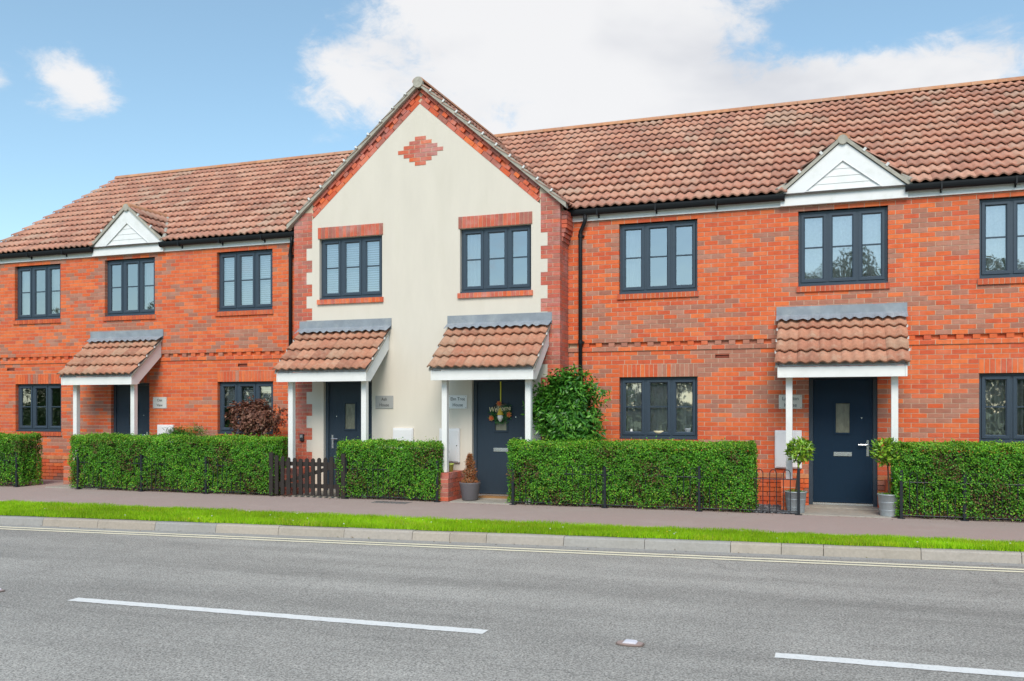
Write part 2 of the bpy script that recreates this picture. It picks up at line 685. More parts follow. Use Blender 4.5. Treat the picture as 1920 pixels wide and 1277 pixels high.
def emit_bricks(wall, bricks, mat, limit=300):
    """bricks: (centre, size, rotation about Y, colour). The ones that show largest become objects, the rest one mesh."""
    sc = []
    for i, (c, s, r, cl) in enumerate(bricks):
        p = in_view(c)
        sc.append((-(p * p * s[0] * s[2]) if s[0] > .06 or s[1] > .2 else -(p * p * s[1] * s[2] * .4), i))
    sc.sort()
    pick = set(i for a, i in sc[:limit] if a < 0)
    cache = {}
    rest = MB()
    wo = ORG[wall.name]
    for i, (c, s, r, cl) in enumerate(bricks):
        if i in pick:
            key = (round(s[0], 3), round(s[1], 3), round(s[2], 3), cl)
            me = cache.get(key)
            if me is None:
                b = MB().box(-s[0] / 2, s[0] / 2, -s[1] / 2, s[1] / 2, -s[2] / 2, s[2] / 2, cl)
                me = bpy.data.meshes.new('brick')
                me.from_pydata(b.V, [], b.F)
                set_cols(me, b.C)
                me.materials.append(mat)
                cache[key] = me
            o = bpy.data.objects.new('brick', me)
            col.objects.link(o)
            o.parent = wall
            o.location = Vector(c) - wo
            if r:
                o.rotation_euler = (0, r, 0)
        else:
            x, y, z = c
            rot = Matrix.Rotation(r, 3, 'Y') if r else None
            rest.box(x - s[0] / 2, x + s[0] / 2, y - s[1] / 2, y + s[1] / 2, z - s[2] / 2, z + s[2] / 2, cl, rot, c if r else None)
    if rest.V:
        tag(rest.build('bricks', mat, wall), kind='stuff')


def cells(u0, u1, z0, z1, holes):
    """rectangles of a wall panel that are not in a hole"""
    us = sorted({u0, u1, *[min(max(h[i], u0), u1) for h in holes for i in (0, 1)]})
    zs = sorted({z0, z1, *[min(max(h[i], z0), z1) for h in holes for i in (2, 3)]})
    out = []
    for a, b in zip(us[:-1], us[1:]):
        run = None
        for c, d in zip(zs[:-1], zs[1:]):
            mid = ((a + b) / 2, (c + d) / 2)
            if any(h[0] < mid[0] < h[1] and h[2] < mid[1] < h[3] for h in holes):
                if run:
                    out.append(run)
                run = None
            else:
                run = (a, b, run[2], d) if run else (a, b, c, d)
        if run:
            out.append(run)
    return out


# ------------------------------------------------------------------ tiles
TILE_COLS = [(.49, .232, .162), (.53, .262, .18), (.44, .208, .148), (.50, .268, .19), (.41, .20, .143), (.55, .295, .21), (.44, .265, .195), (.49, .305, .225)]


def tile_shape(w, ln, lift=.056, amp=.020, seg=5):
    """interlocking tile with two rolls: u across, v up the slope, n outwards"""
    V, F = [], []
    n = seg * 2
    prof = []
    for i in range(n + 1):
        u = w * i / n
        ph = (i / seg) % 1
        prof.append((u, amp * (1 + math.cos(2 * math.pi * (ph - .35)))))
    for u, h in prof:
        V.append((u, 0, h + lift - .024))
    for u, h in prof:
        V.append((u, -.002, h + lift))
    for u, h in prof:
        V.append((u, ln, h))
    k = n + 1
    for i in range(n):
        F.append((i, i + 1, k + i + 1, k + i))
        F.append((k + i, k + i + 1, 2 * k + i + 1, 2 * k + i))
    return np.array(V, float), np.array(F)


def lay_tiles(roof, spots, w, ln, mat, limit=300, name='tile'):
    """spots: (origin, 3x3 basis columns u v n, colour)"""
    TV, TF = tile_shape(w, ln)
    sc = sorted((-in_view(o), i) for i, (o, B, c) in enumerate(spots))
    pick = set(i for a, i in sc[:limit] if a < 0)
    cache = {}
    wo = ORG[roof.name]
    RV, RF, RC = [], [], []
    nb = 0
    for i, (o, B, c) in enumerate(spots):
        j = Matrix.Rotation(random.gauss(0, .006), 3, 'Z')
        Bm = B @ j
        if i in pick:
            me = cache.get(c)
            if me is None:
                me = bpy.data.meshes.new(name)
                me.from_pydata([tuple(v) for v in TV], [], [tuple(f) for f in TF])
                set_cols(me, [c] * len(TF))
                me.polygons.foreach_set('use_smooth', [k % 2 == 1 for k in range(len(TF))])
                me.materials.append(mat)
                cache[c] = me
            t = bpy.data.objects.new(name, me)
            col.objects.link(t)
            t.parent = roof
            t.location = Vector(o) - wo
            t.rotation_euler = Bm.to_euler()
        else:
            RV.append(TV @ np.array(Bm).T + np.array(o))
            RF.append(TF + nb)
            RC += [c] * len(TF)
            nb += len(TV)
    if RV:
        tag(np_mesh(name + 's', np.vstack(RV), np.vstack(RF), RC, mat, roof), kind='stuff')


def tile_col(x, y):
    v = vnoise(x / .9, y / .7, 9)
    return TILE_COLS[random.choice((6, 7, 4, 2))] if v + .5 * random.random() > 1.02 else TILE_COLS[random.choice((0, 0, 1, 2, 3, 4, 5))]


# ------------------------------------------------------------------ roof and wall sizes
EAVE_Y, EAVE_Z, RIDGE_Y, RIDGE_Z = -.17, 4.985, 4.0, 7.70
PITCH = math.atan2(RIDGE_Z - EAVE_Z, RIDGE_Y - EAVE_Y)
GX, GY, GAPEX, GSL = -3.06, -.52, 7.36, .870          # gable: centre, face, brick apex, slope
GL, GR = -5.69, -.434
STRING = 2.55


def roof_z(y):
    return EAVE_Z + (y - EAVE_Y) * math.tan(PITCH)


def gable_z(x):
    return GAPEX + .10 - GSL * abs(x - GX)


def basis(u, v):
    u = Vector(u).normalized()
    v = Vector(v).normalized()
    n = u.cross(v)
    return Matrix((u, v, n)).transposed()


# ------------------------------------------------------------------ windows and doors


def window(house, x0, x1, z0, z1, yf, style, label=None):
    """three-light casement, each light with one glazing bar; yf is the wall face"""
    y = yf + .075
    w = MB()
    w.ring(x0 + .002, x1 - .002, z0 + .03, z1 - .002, .040, y, y + .07, .006)
    wd = (x1 - x0)
    for k in (1, 2):
        xm = x0 + wd * k / 3
        w.box(xm - .022, xm + .022, y - .001, y + .069, z0 + .07, z1 - .042)
    win = w.build('window', m_frame, house)
    s = MB()
    s.box(x0 - .0, x1 + .0, y - .055, y + .069, z0 + .003, z0 + .0295)
    s.build('sill', m_frame, win)
    for k in range(3):
        a = x0 + wd * k / 3 + (.042 if k == 0 else .020)
        b = x0 + wd * (k + 1) / 3 - (.042 if k == 2 else .020)
        c, d = z0 + .068, z1 - .040
        sash = MB().ring(a + .002, b - .002, c + .002, d - .002, .056, y - .014, y + .05, .018)
        if k != 1:
            sash.box(a + .05, b - .05, y - .027, y - .0145, d - .046, d - .022)
        sash.build('sash', m_frame, win)
        zm = (c + d) / 2 + .01
        MB().box(a + .055, b - .055, y + .004, y + .03, zm - .011, zm + .011).build('glazing_bar', m_frame, win)
        for (p, q) in ((c + .055, zm - .008), (zm + .008, d - .055)):
            MB().poly([(a + .054, y + .020, p), (b - .054, y + .020, p), (b - .054, y + .020, q), (a + .054, y + .020, q)]).build('pane', m_glass, win)
    yi = y + .10
    if 'blind' in style:
        b = MB()
        n = int((z1 - z0 - .08) / .042)
        zb = z0 if style == 'blind' else z0 + (z1 - z0) * .45
        for k in range(n):
            zz = z1 - .05 - k * .042
            if zz < zb + .03:
                break
            b.poly([(x0 + .04, yi - .012, zz - .017), (x1 - .04, yi - .012, zz - .017), (x1 - .04, yi + .012, zz + .017), (x0 + .04, yi + .012, zz + .017)])
        b.build('blind', m_blind, win)
    for side in ('L', 'R'):
        if 'curtain' in style and side in style.split(':')[1]:
            frac = .30 if z0 > 3 else .46
            a, bb = (x0 + .03, x0 + wd * frac) if side == 'L' else (x1 - wd * frac, x1 - .03)
            cols_, rows = 36, 2
            V, F = [], []
            for j in range(rows + 1):
                zz = z1 - (z1 - z0) * j / rows
                for i in range(cols_ + 1):
                    t = i / cols_
                    V.append((a + (bb - a) * t, yi + .03 * math.sin(t * 30 + j * .25) + .012 * math.sin(t * 11), zz))
            for j in range(rows):
                for i in range(cols_):
                    n = j * (cols_ + 1) + i
                    F.append((n, n + 1, n + cols_ + 2, n + cols_ + 1))
            mb = MB()
            mb.V, mb.F, mb.C = V, F, [(1, 1, 1)] * len(F)
            mb.build('curtain', m_cloth, win, smooth=True)
    if 'net' in style:
        V, F = [], []
        cols_ = 70
        for j in range(2):
            for i in range(cols_ + 1):
                t = i / cols_
                V.append((x0 + .02 + (wd - .04) * t, yi + .018 * math.sin(t * 62), z1 if j == 0 else z0 + .02))
        for i in range(cols_):
            F.append((i, i + 1, i + cols_ + 2, i + cols_ + 1))
        mb = MB()
        mb.V, mb.F, mb.C = V, F, [(1, 1, 1)] * len(F)
        mb.build('net_curtain', m_net, win, smooth=True)
    # plain room behind the glass
    b = MB()
    rm = .25 if yf < -.3 else .8
    yb = yf + 2.3
    b.poly([(x0 - rm, yb, z0 - .9), (x1 + rm, yb, z0 - .9), (x1 + rm, yb, z1 + .25), (x0 - rm, yb, z1 + .25)])
    b.poly([(x0 - rm, yf + .15, z0 - .9), (x0 - rm, yb, z0 - .9), (x0 - rm, yb, z1 + .25), (x0 - rm, yf + .15, z1 + .25)])
    b.poly([(x1 + rm, yf + .15, z0 - .9), (x1 + rm, yb, z0 - .9), (x1 + rm, yb, z1 + .25), (x1 + rm, yf + .15, z1 + .25)])
    b.poly([(x0 - rm, yf + .15, z0 - .9), (x1 + rm, yf + .15, z0 - .9), (x1 + rm, yb, z0 - .9), (x0 - rm, yb, z0 - .9)])
    b.poly([(x0 - rm, yf + .15, z1 + .25), (x1 + rm, yf + .15, z1 + .25), (x1 + rm, yb, z1 + .25), (x0 - rm, yb, z1 + .25)])
    b.build('room', m_inside, win)
    return win


def door(house, x0, x1, z1, yf, mat, hinge='L', letter=True):
    y = yf + .075
    z0 = .03
    leaf = MB()
    a, b, c, d = x0 + .065, x1 - .065, z0 + .045, z1 - .06
    px0, px1, pz0, pz1 = (a + b) / 2 - .105, (a + b) / 2 + .105, 1.185, 1.655
    for q in cells(a, b, c, d, [(px0, px1, pz0, pz1)]):
        leaf.box(q[0], q[1], y + .022, y + .065, q[2], q[3])
    dr = leaf.build('door', mat, house)
    fr = MB()
    fr.box(x0, x0 + .06, y, y + .075, z0, z1 - .001)
    fr.box(x1 - .06, x1, y, y + .075, z0, z1 - .001)
    fr.box(x0 + .06, x1 - .06, y + .001, y + .074, z1 - .055, z1 - .002)
    fr.build('frame', m_frame, dr)
    MB().ring(px0 - .028, px1 + .028, pz0 - .028, pz1 + .028, .030, y + .008, y + .03, .008).build('pane_trim', mat, dr)
    MB().poly([(px0, y + .035, pz0), (px1, y + .035, pz0), (px1, y + .035, pz1), (px0, y + .035, pz1)]).build('pane', m_obscure, dr)
    MB().box(x0 + .062, x1 - .062, y - .012, y + .018, z0 + .004, z0 + .038).build('threshold', m_chrome, dr)
    hx = (b - .075) if hinge == 'L' else (a + .075)
    s = -1 if hinge == 'L' else 1
    h = MB()
    h.box(hx - .017, hx + .017, y + .012, y + .021, .82, 1.07)
    h.tube([(hx, y + .012, 1.0), (hx, y - .03, 1.0), (hx + s * .02, y - .04, 1.0), (hx + s * .14, y - .04, 1.0)], .010, 8)
    h.build('handle', m_chrome, dr)
    if letter:
        l = MB()
        cx = (a + b) / 2
        l.box(cx - .135, cx + .135, y + .010, y + .0215, .815, .880)
        l.box(cx - .12, cx + .12, y + .004, y + .0098, .828, .868)
        l.build('letter_plate', m_chrome, dr)
    sx = (a + b) / 2 + (.28 if hinge == 'L' else -.28)
    MB().tube([(sx, y + .022, 1.42), (sx, y + .012, 1.42)], .011, 8).build('spyhole', m_chrome, dr)
    MB().box(x0 - .05, x1 + .05, y + .08, y + .1, 0, z1 + .05).build('door_lining', m_inside, dr)
    return dr


# ------------------------------------------------------------------ canopies


def canopy(house, cx, yf, both=False):
    """lean-to porch roof on two posts"""
    dep, half = .88, .945
    zt, ze = 3.00, 2.225
    pit = math.atan2(zt - ze, dep)
    v = (0, math.cos(pit), math.sin(pit))
    B = basis((1, 0, 0), v)
    fr = MB()
    yb = yf - dep + .045
    # front beam, then side barge boards and rafters
    fr.box(cx - half + .06, cx + half - .06, yb, yb + .05, 2.045, 2.205)
    fr.box(cx - half + .11, cx + half - .11, yb + .05, yb + .29, 2.062, 2.16)
    can = fr.build('canopy', m_white, house)
    for s in (-1, 1):
        xa = cx + s * (half - .060)
        xb = cx + s * (half - .0351)
        x0, x1 = min(xa, xb), max(xa, xb)
        b = MB()
        t = math.tan(pit)
        y0, y1 = yb - .012, yf - .004
        zb0, zb1 = 2.045, 2.225
        n = len(b.V)
        # barge follows the slope, cut level at the beam
        pts = [(y0, zb0), (y0 + .16, zb0), (y1, zb0 + (y1 - y0 - .16) * t), (y1, zb1 - .02 + (y1 - y0) * t), (y0, zb1 - .02)]
        b.V += [(x0, p[0], p[1]) for p in pts] + [(x1, p[0], p[1]) for p in pts]
        k = len(pts)
        b.F.append(tuple(n + i for i in range(k)))
        b.F.append(tuple(n + k + i for i in reversed(range(k))))
        b.C += [(1, 1, 1)] * 2
        for i in range(k):
            j = (i + 1) % k
            b.F.append((n + j, n + i, n + k + i, n + k + j))
            b.C.append((1, 1, 1))
        b.build('barge_board', m_white, can)
        px = cx + s * .75
        p = MB().box(px - .048, px + .048, yb + .185, yb + .281, (.485 if (s < 0 or both) else 0), 2.061)
        p.build('post', m_white, can, bevel=.004)
        # mortar bedding under the verge
        e = MB()
        xs0, xs1 = (cx + s * (half - .034), cx + s * (half - .004))
        x0, x1 = min(xs0, xs1), max(xs0, xs1)
        pts = [(yf - dep + .02, ze - .03), (yf - .004, zt - .03 - .01), (yf - .004, zt + .012), (yf - dep + .02, ze + .015)]
        n = 0
        e.V += [(x0, q[0], q[1]) for q in pts] + [(x1, q[0], q[1]) for q in pts]
        e.F += [(0, 1, 2, 3), (7, 6, 5, 4), (0, 4, 5, 1), (1, 5, 6, 2), (2, 6, 7, 3), (3, 7, 4, 0)]
        e.C += [(1, 1, 1)] * 6
        e.build('verge_bedding', m_verge, can)
    # soffit / boarding
    sf = MB()
    sf.poly([(cx - half + .062, yf - dep + .04, ze - .012), (cx + half - .062, yf - dep + .04, ze - .012), (cx + half - .062, yf - .003, zt - .02), (cx - half + .062, yf - .003, zt - .02)])
    sf.build('soffit_board', m_white, can)
    ln = math.hypot(dep, zt - ze)
    g = ln / 4
    w = half * 2 / 6
    spots = []
    for r in range(4):
        for k in range(6):
            o = Vector((cx - half + k * w, yf - dep, ze)) + Vector(v) * (r * g - .008)
            o += B.col[2] * (.004 + random.uniform(-.002, .002))
            c = TILE_COLS[random.choice((0, 1, 1, 3, 3, 5, 5, 4, 7))]
            spots.append((tuple(o), B, (c[0] * .92, c[1] * .84, c[2] * .76)))
    lay_tiles(can, spots, w, g + .055, m_tile2)
    # lead flashing: upstand on the wall and an apron dressed over the tiles' rolls
    f = MB()
    x0, x1 = cx - half - .03, cx + half + .02
    f.box(x0, x1, yf - .012, yf - .003, 3.02, 3.21)
    n = 60
    base = len(f.V)
    for j in range(3):
        t = j / 2
        for i in range(n + 1):
            x = x0 + (x1 - x0) * i / n
            ph = ((x - (cx - half)) / (w / 2)) % 1
            h = .018 * (1 + math.cos(2 * math.pi * (ph - .35)))
            down = .20 * t + (.012 * math.sin(i * 1.7) * t)
            p = Vector((x, yf - .012, 3.075)) - Vector((0, v[1], v[2])) * down + B.col[2] * ((h + .034) * t)
            f.V.append(tuple(p))
    for j in range(2):
        for i in range(n):
            q = base + j * (n + 1) + i
            f.F.append((q, q + n + 1, q + n + 2, q + 1))
            f.C.append((1, 1, 1))
    f.build('lead_flashing', m_lead, can)
    # verge clips
    for s in (-1, 1):
        for r in range(1, 4):
            q = Vector((cx + s * (half + .002), yf - dep, ze)) + Vector(v) * (r * g) + B.col[2] * .03
            MB().box(q.x - .012, q.x + .012, q.y - .012, q.y + .014, q.z - .022, q.z + .022, (.62, .62, .60)).build('verge_clip', m_generic, can)
    return can


def stub_wall(bricks, mortar, xc, y0, y1, pal):
    """low wall that carries a canopy post: Y y0 (front) to y1"""
    mortar.box(xc - .10, xc + .10, y0 + .006, y1, 0, .37)
    mortar.box(xc - .10, xc + .10, y0 + .006, y1, .37, .475)
    for k in range(5):
        z = k * .075
        def em(a, b, zz, h, xc=xc):
            bricks.append(((xc, (a + b) / 2, zz + .005 + h / 2), (.212, b - a, h), 0, pal(xc, zz)))
        course(y0, y1, z, [], k, em)
    n = int((y1 - y0) / .075)
    for k in range(n):
        a = y0 + k * (y1 - y0) / n
        bricks.append(((xc, a + .0375, .43), (.222, .066, .102), 0, pal(xc, k * .3)))


# ------------------------------------------------------------------ gutters, pipes, fascia


def gutter(house, x0, x1, end_l=True, end_r=True):
    g = MB()
    cy, cz, r, dz = -.135, 4.995, .062, .098
    n = 10
    base = len(g.V)
    for x in (x0, x1):
        for rr in (1.0, .90):
            for k in range(n + 1):
                a = math.pi * k / n
                g.V.append((x, cy - math.cos(a) * r * rr, cz - math.sin(a) * dz * rr))
    m = n + 1
    for k in range(n):
        g.F.append((base + k, base + 2 * m + k, base + 2 * m + k + 1, base + k + 1))
        g.F.append((base + m + k, base + m + k + 1, base + 3 * m + k + 1, base + 3 * m + k))
        g.C += [(1, 1, 1)] * 2
    for q in ((0, m, 3 * m, 2 * m), (n, 2 * m + n, 3 * m + n, m + n)):
        g.F.append(tuple(base + i for i in q))
        g.C.append((1, 1, 1))
    for x, flag in ((x0, end_l), (x1, end_r)):
        if flag:
            pts = [(x, cy - math.cos(math.pi * k / n) * r * 1.06, cz - math.sin(math.pi * k / n) * dz * 1.06) for k in range(n + 1)]
            pts2 = [(x + .03 * (1 if x == x0 else -1), p[1], p[2]) for p in pts]
            g.poly(pts)
            g.poly(pts2)
            for k in range(n):
                g.poly([pts[k], pts[k + 1], pts2[k + 1], pts2[k]])
    gu = g.build('gutter', m_black, house, smooth=False)
    x = x0 + .5
    while x < x1 - .2:
        b = MB()
        b.box(x - .012, x + .012, cy - .068, cy + .085, cz - dz - .012, cz - dz - .001)
        b.box(x - .012, x + .012, cy + .062, cy + .084, cz - dz - .045, cz - .03)
        b.box(x - .012, x + .012, cy - .070, cy - .0621, cz - dz, cz + .004)
        b.build('bracket', m_black, gu)
        x += 1.0
    return gu


def downpipe(house, x, y, xo, top=4.90):
    p = MB()
    p.tube([(xo, -.135, top + .01), (xo, -.135, top - .09), (xo + (x - xo) * .25, -.12, top - .15), (x, y, top - .27), (x, y, top - .36), (x, y, .05)], .034, 12)
    dp = p.build('downpipe', m_black, house, smooth=True)
    for z in (top - .34, 2.72, 1.4):
        c = MB().tube([(x, y, z - .03), (x, y, z + .03)], .041, 12)
        c.box(x - .01, x + .06, y + .01, y + .055, z - .014, z + .014)
        c.build('pipe_clip', m_black, dp)


def fascia(house, x0, x1, gx=None):
    f = MB()
    f.box(x0, x1, -.055, -.028, 4.815, 4.99)
    o = f.build('fascia', m_white, house)
    s = MB().box(x0, x1, -.06, -.0555, 4.815, 4.835)
    s.build('drip_edge', m_white, o)
    return o


def gablet(house, cx):
    """small white boarded gable standing on the eaves, with its own tiled saddle"""
    half, rise, zb = .94, .80, 4.995
    apex = zb + rise
    y = -.10
    sl = rise / half
    g = MB()
    # white face with a triangular opening for the boards
    ih, iz0, iz1 = .565, 5.02, 5.47
    o3 = [(cx - half, zb - .005), (cx + half, zb - .005), (cx, apex - .015)]
    i3 = [(cx - ih, iz0), (cx + ih, iz0), (cx, iz1)]
    for k in range(3):
        j = (k + 1) % 3
        g.poly([(o3[k][0], y, o3[k][1]), (o3[j][0], y, o3[j][1]), (i3[j][0], y, i3[j][1]), (i3[k][0], y, i3[k][1])])
        g.poly([(i3[k][0], y, i3[k][1]), (i3[j][0], y, i3[j][1]), (i3[j][0], y + .028, i3[j][1]), (i3[k][0], y + .028, i3[k][1])])
    g.box(cx - half, cx + half, y + .0005, -.0285, 4.8155, zb - .0055)
    gb = g.build('gablet', m_upvc, house)
    # lap boards in the opening
    nb = 4
    for k in range(nb):
        z0 = iz0 + (iz1 - iz0) * k / nb - .01
        z1 = iz0 + (iz1 - iz0) * (k + 1) / nb + .006
        w0 = ih * max(0, (iz1 - z0) / (iz1 - iz0)) + .01
        w1 = ih * max(0, (iz1 - z1) / (iz1 - iz0)) + .01
        b = MB()
        b.poly([(cx - w0, y + .016, z0), (cx + w0, y + .016, z0), (cx + w1, y + .025, z1), (cx - w1, y + .025, z1)])
        b.poly([(cx - w0, y + .016, z0), (cx - w0, y + .026, z0), (cx + w0, y + .026, z0), (cx + w0, y + .016, z0)])
        b.build('lap_board', m_upvc, gb)
    # bead round the boards
    b = MB()
    for k in range(3):
        j = (k + 1) % 3
        b.tube([(i3[k][0], y - .002, i3[k][1]), (i3[j][0], y - .002, i3[j][1])], .007, 6)
    b.build('bead', m_upvc, gb)
    # mortar verge on both slopes
    t = .06
    e = MB()
    for s in (-1, 1):
        pts = [(cx + s * (half + .07), zb - .05), (cx, apex), (cx, apex + t * 1.15), (cx + s * (half + .09), zb - .03 + t * .5)]
        if s > 0:
            pts = pts[::-1]
        e.ext(pts, y - .035, y + .03)
    e.build('verge_bedding', m_verge, gb)
    c = MB().tube([(cx, y - .042, apex - .005), (cx, y + .03, apex - .005)], .075, 12)
    c.build('ridge_end', m_verge, gb)
    # saddle roof back to the main slope
    yr = (apex + .06 - EAVE_Z) / math.tan(PITCH) + EAVE_Y
    d = MB()
    for s in (-1, 1):
        d.poly([(cx, y, apex + .03), (cx, yr, apex + .03), (cx + s * (half + .07), -.05, zb - .03), (cx + s * (half + .07), y, zb - .03)])
    d.build('deck', m_under, gb)
    g_ = .30
    ln = math.hypot(half + .07, (half + .07) * sl)
    for s in (-1, 1):
        v = Vector((-s * 1, 0, sl)).normalized()
        B = basis((0, s * 1.0, 0), v)
        spots = []
        for r in range(5):
            frac = (r * g_) / ln
            zz = zb + frac * rise
            yv = (zz - EAVE_Z) / math.tan(PITCH) + EAVE_Y + .25
            nT = max(1, math.ceil((yv - y) / .30))
            for k in range(nT):
                o = Vector((cx + s * (half + .09), 0, zb - .035)) + v * (r * g_)
                o.y = (y - .03 + k * .30) if s > 0 else (y - .03 + (k + 1) * .30)
                if r in (0, 4):
                    continue
                spots.append((tuple(o + B.col[2] * .012), B, tile_col(o.x, o.y)))
        lay_tiles(gb, spots, .30, g_ + .06, m_tile, limit=20)
    for s in (-1, 1):
        vb = MB()
        p0 = Vector((cx, yr, apex + .02))
        p1 = Vector((cx + s * (half + .05), EAVE_Y + .06, EAVE_Z + .03))
        vb.tube([p0 + Vector((0, -.02, .05)), (p0 + p1) / 2 + Vector((s * .01, -.02, .05)), p1 + Vector((0, -.02, .05))], [.045, .05, .045], 6)
        vb.build('valley_mortar', m_verge, gb)
    k = 0
    yy = y - .03
    while yy < yr - .1:
        half_ridge(gb, (cx, yy, apex + .035), (cx, min(yy + .44, yr + .1), apex + .035))
        yy += .45
    for s in (-1, 1):
        for fr in (.35, .68):
            x = cx + s * half * (1 - fr) * 1.06
            z = zb + rise * fr + .065
            MB().box(x - .02, x + .02, y - .045, y - .01, z - .03, z + .03, (.66, .66, .64), Matrix.Rotation(s * .7, 3, 'Y'), (x, y, z)).build('verge_clip', m_generic, gb)
    return gb


RIDGE_COLS = [(.50, .235, .125), (.53, .26, .14), (.46, .215, .12), (.48, .25, .155)]


def half_ridge(parent, p0, p1, r=.115):
    p0, p1 = Vector(p0), Vector(p1)
    t = (p1 - p0).normalized()
    side = Vector((0, 0, 1)).cross(t).normalized()
    m = MB()
    n = 8
    for p in (p0, p1):
        for k in range(n + 1):
            a = math.pi * k / n
            m.V.append(tuple(p + side * math.cos(a) * r + Vector((0, 0, 1)) * (math.sin(a) * r * .82 - .035)))
    for k in range(n):
        m.F.append((k, k + 1, n + 2 + k, n + 1 + k))
        m.C.append(random.choice(RIDGE_COLS))
    m.F.append(tuple(range(n + 1)))
    m.F.append(tuple(reversed(range(n + 1, 2 * n + 2))))
    c = m.C[0]
    m.C = [c] * len(m.F)
    return m.build('ridge_tile', m_tile, parent)


# ------------------------------------------------------------------ the wings


def wing(name, label, x0, x1, ups, lows, dr, can_x, canp, gab, vents, end_gable):
    house = thing(name, label, 'house', ((x0 + x1) / 2, 1.5, 0))
    bricks = []
    holes_up = [(a, b, 3.525, 4.725) for a, b, *_ in ups]
    sills_up = [(a - .03, b + .03, 3.450, 3.525) for a, b, *_ in ups]
    holes_lo = [(a, b, 1.05, 2.10) for a, b, *_ in lows] + [(dr[0], dr[1], -1, 2.10)]
    sills_lo = [(a - .03, b + .03, .975, 1.05) for a, b, *_ in lows]
    lint = [(a - .005, b + .005, 2.10, 2.325) for a, b, *_ in lows] + [(dr[0] - .005, dr[1] + .005, 2.10, 2.325)]
    vh = [(v, v + .225, 2.40, 2.475) for v in vents]
    mort = MB()
    grow = .005
    for zone, yf, hl in (((0, 2.549), .006, holes_lo), ((2.55, 2.624), -.014, []), ((2.625, 2.70), .045, []), ((2.701, 4.99), -.014, holes_up)):
        hh = [(h[0] - grow, h[1] + grow, h[2] - grow, h[3] + grow) for h in hl] + ([(v[0], v[1], v[2], v[3]) for v in vh] if zone[0] == 0 else [])
        for c in cells(x0 + .004, x1 - .004, zone[0], zone[1], hh):
            mort.box(c[0], c[1], yf, .13, c[2], c[3])
    # sides, back
    mort.poly([(x0 + .004, .13, 0), (x0 + .004, 8, 0), (x0 + .004, 8, 4.95), (x0 + .004, .13, 4.95)])
    mort.poly([(x1 - .004, .13, 0), (x1 - .004, 8, 0), (x1 - .004, 8, 4.95), (x1 - .004, .13, 4.95)])
    mort.poly([(x0, 8, 0), (x1, 8, 0), (x1, 8, 4.95), (x0, 8, 4.95)])
    if end_gable is not None:
        mort.poly([(end_gable, -.02, 4.95), (end_gable, 8, 4.95), (end_gable, 4, RIDGE_Z - .05)])
    wall_holder = mort

    def flat(yf):
        def em(a, b, z, h):
            bricks.append((((a + b) / 2, yf + .05, z + .005 + h / 2), (b - a, .1, h), 0, wing_col((a + b) / 2, z)))
        return em
    k = 0
    z = 0.
    while z < 4.90:
        if z < .45 - .01:
            course(x0, x1, z, holes_lo, k, flat(-.045))
        elif z < .52:
            def buff(a, b, zz, h):
                bricks.append((((a + b) / 2, .025, zz + .005 + h / 2), (b - a, .1, h), 0, random.choice([(.60, .25, .11), (.55, .21, .09), (.52, .19, .085)])))
            course(x0, x1, z, holes_lo, k, buff)
        elif z < 2.54:
            course(x0, x1, z, holes_lo + sills_lo + lint + vh, k, flat(0))
        elif 2.62 < z < 2.66:
            n = 0
            x = math.ceil(x0 / .225) * .225 - .06
            while x < x1:
                a, b = max(x, x0), min(x + .1225, x1)
                if b - a > .02:
                    bricks.append((((a + b) / 2, .080, z + .0375), (b - a, .1, .075), 0, wing_col(x, z)))
                a, b = max(x + .1225, x0), min(x + .225, x1)
                if b - a > .02:
                    bricks.append((((a + b) / 2, .030, z + .0375), (b - a, .1, .066), 0, wing_col(x, z)))
                x += .225
        else:
            course(x0, x1, z, holes_up + sills_up, k, flat(-.02))
        k += 1
        z = k * .075
    # soldiers over the ground-floor openings, on-edge sills
    for (a, b, c, d) in lint:
        n = round((b - a) / .075)
        for i in range(n):
            w = (b - a) / n
            bricks.append(((a + (i + .5) * w, .048, (c + d) / 2), (w - .010, .1, .213), 0, wing_col(a + i * .075, 2.2 + .0)))
    for (a, b, c, d) in sills_up + sills_lo:
        n = round((b - a) / .075)
        yf = (-.02 if c > 3 else 0) - .032
        for i in range(n):
            w = (b - a) / n
            cl = WING[random.choice((0, 1, 2, 5, 0))]
            bricks.append(((a + (i + .5) * w, yf + .075, c + .028), (w - .009, .15, .088), 0, (cl[0] * .86, cl[1] * .9, cl[2])))
        mort.box(a + .003, b - .003, yf + .008, yf + .15, c - .012, d - .006)
    for sx in ((-.75, .75) if canp else (-.75,)):
        stub_wall(bricks, mort, can_x + sx, -.86, -.05, wing_col)
    wall = mort.build('wall', m_mortar, house)
    for v in vh:
        a = MB()
        a.box(v[0] + .004, v[1] - .004, .03, .05, v[2] + .004, v[3] - .004, (.26, .06, .035))
        for i in range(5):
            a.box(v[0] + .012 + i * .042, v[0] + .042 + i * .042, .008, .03, v[2] + .012, v[2] + .02, (.40, .09, .05))
        a.box(v[0] + .002, v[1] - .002, .004, .03, v[2] + .060, v[3] - .002, (.45, .10, .05))
        a.build('air_brick', m_brick, wall)
    emit_bricks(wall, bricks, m_brick)
    for (a, b, st) in ups:
        window(house, a, b, 3.525, 4.725, -.02, st)
    for (a, b, st) in lows:
        window(house, a, b, 1.05, 2.10, 0, st)
    door(house, dr[0], dr[1], 2.10, 0, dr[2], dr[3], dr[4])
    canopy(house, can_x, -.02, both=canp)
    fascia(house, x0 - (.12 if end_gable is not None else 0), x1)
    # roof
    xr0, xr1 = (x0 - .12, GX) if end_gable is not None else (GX, x1)
    rf = MB()
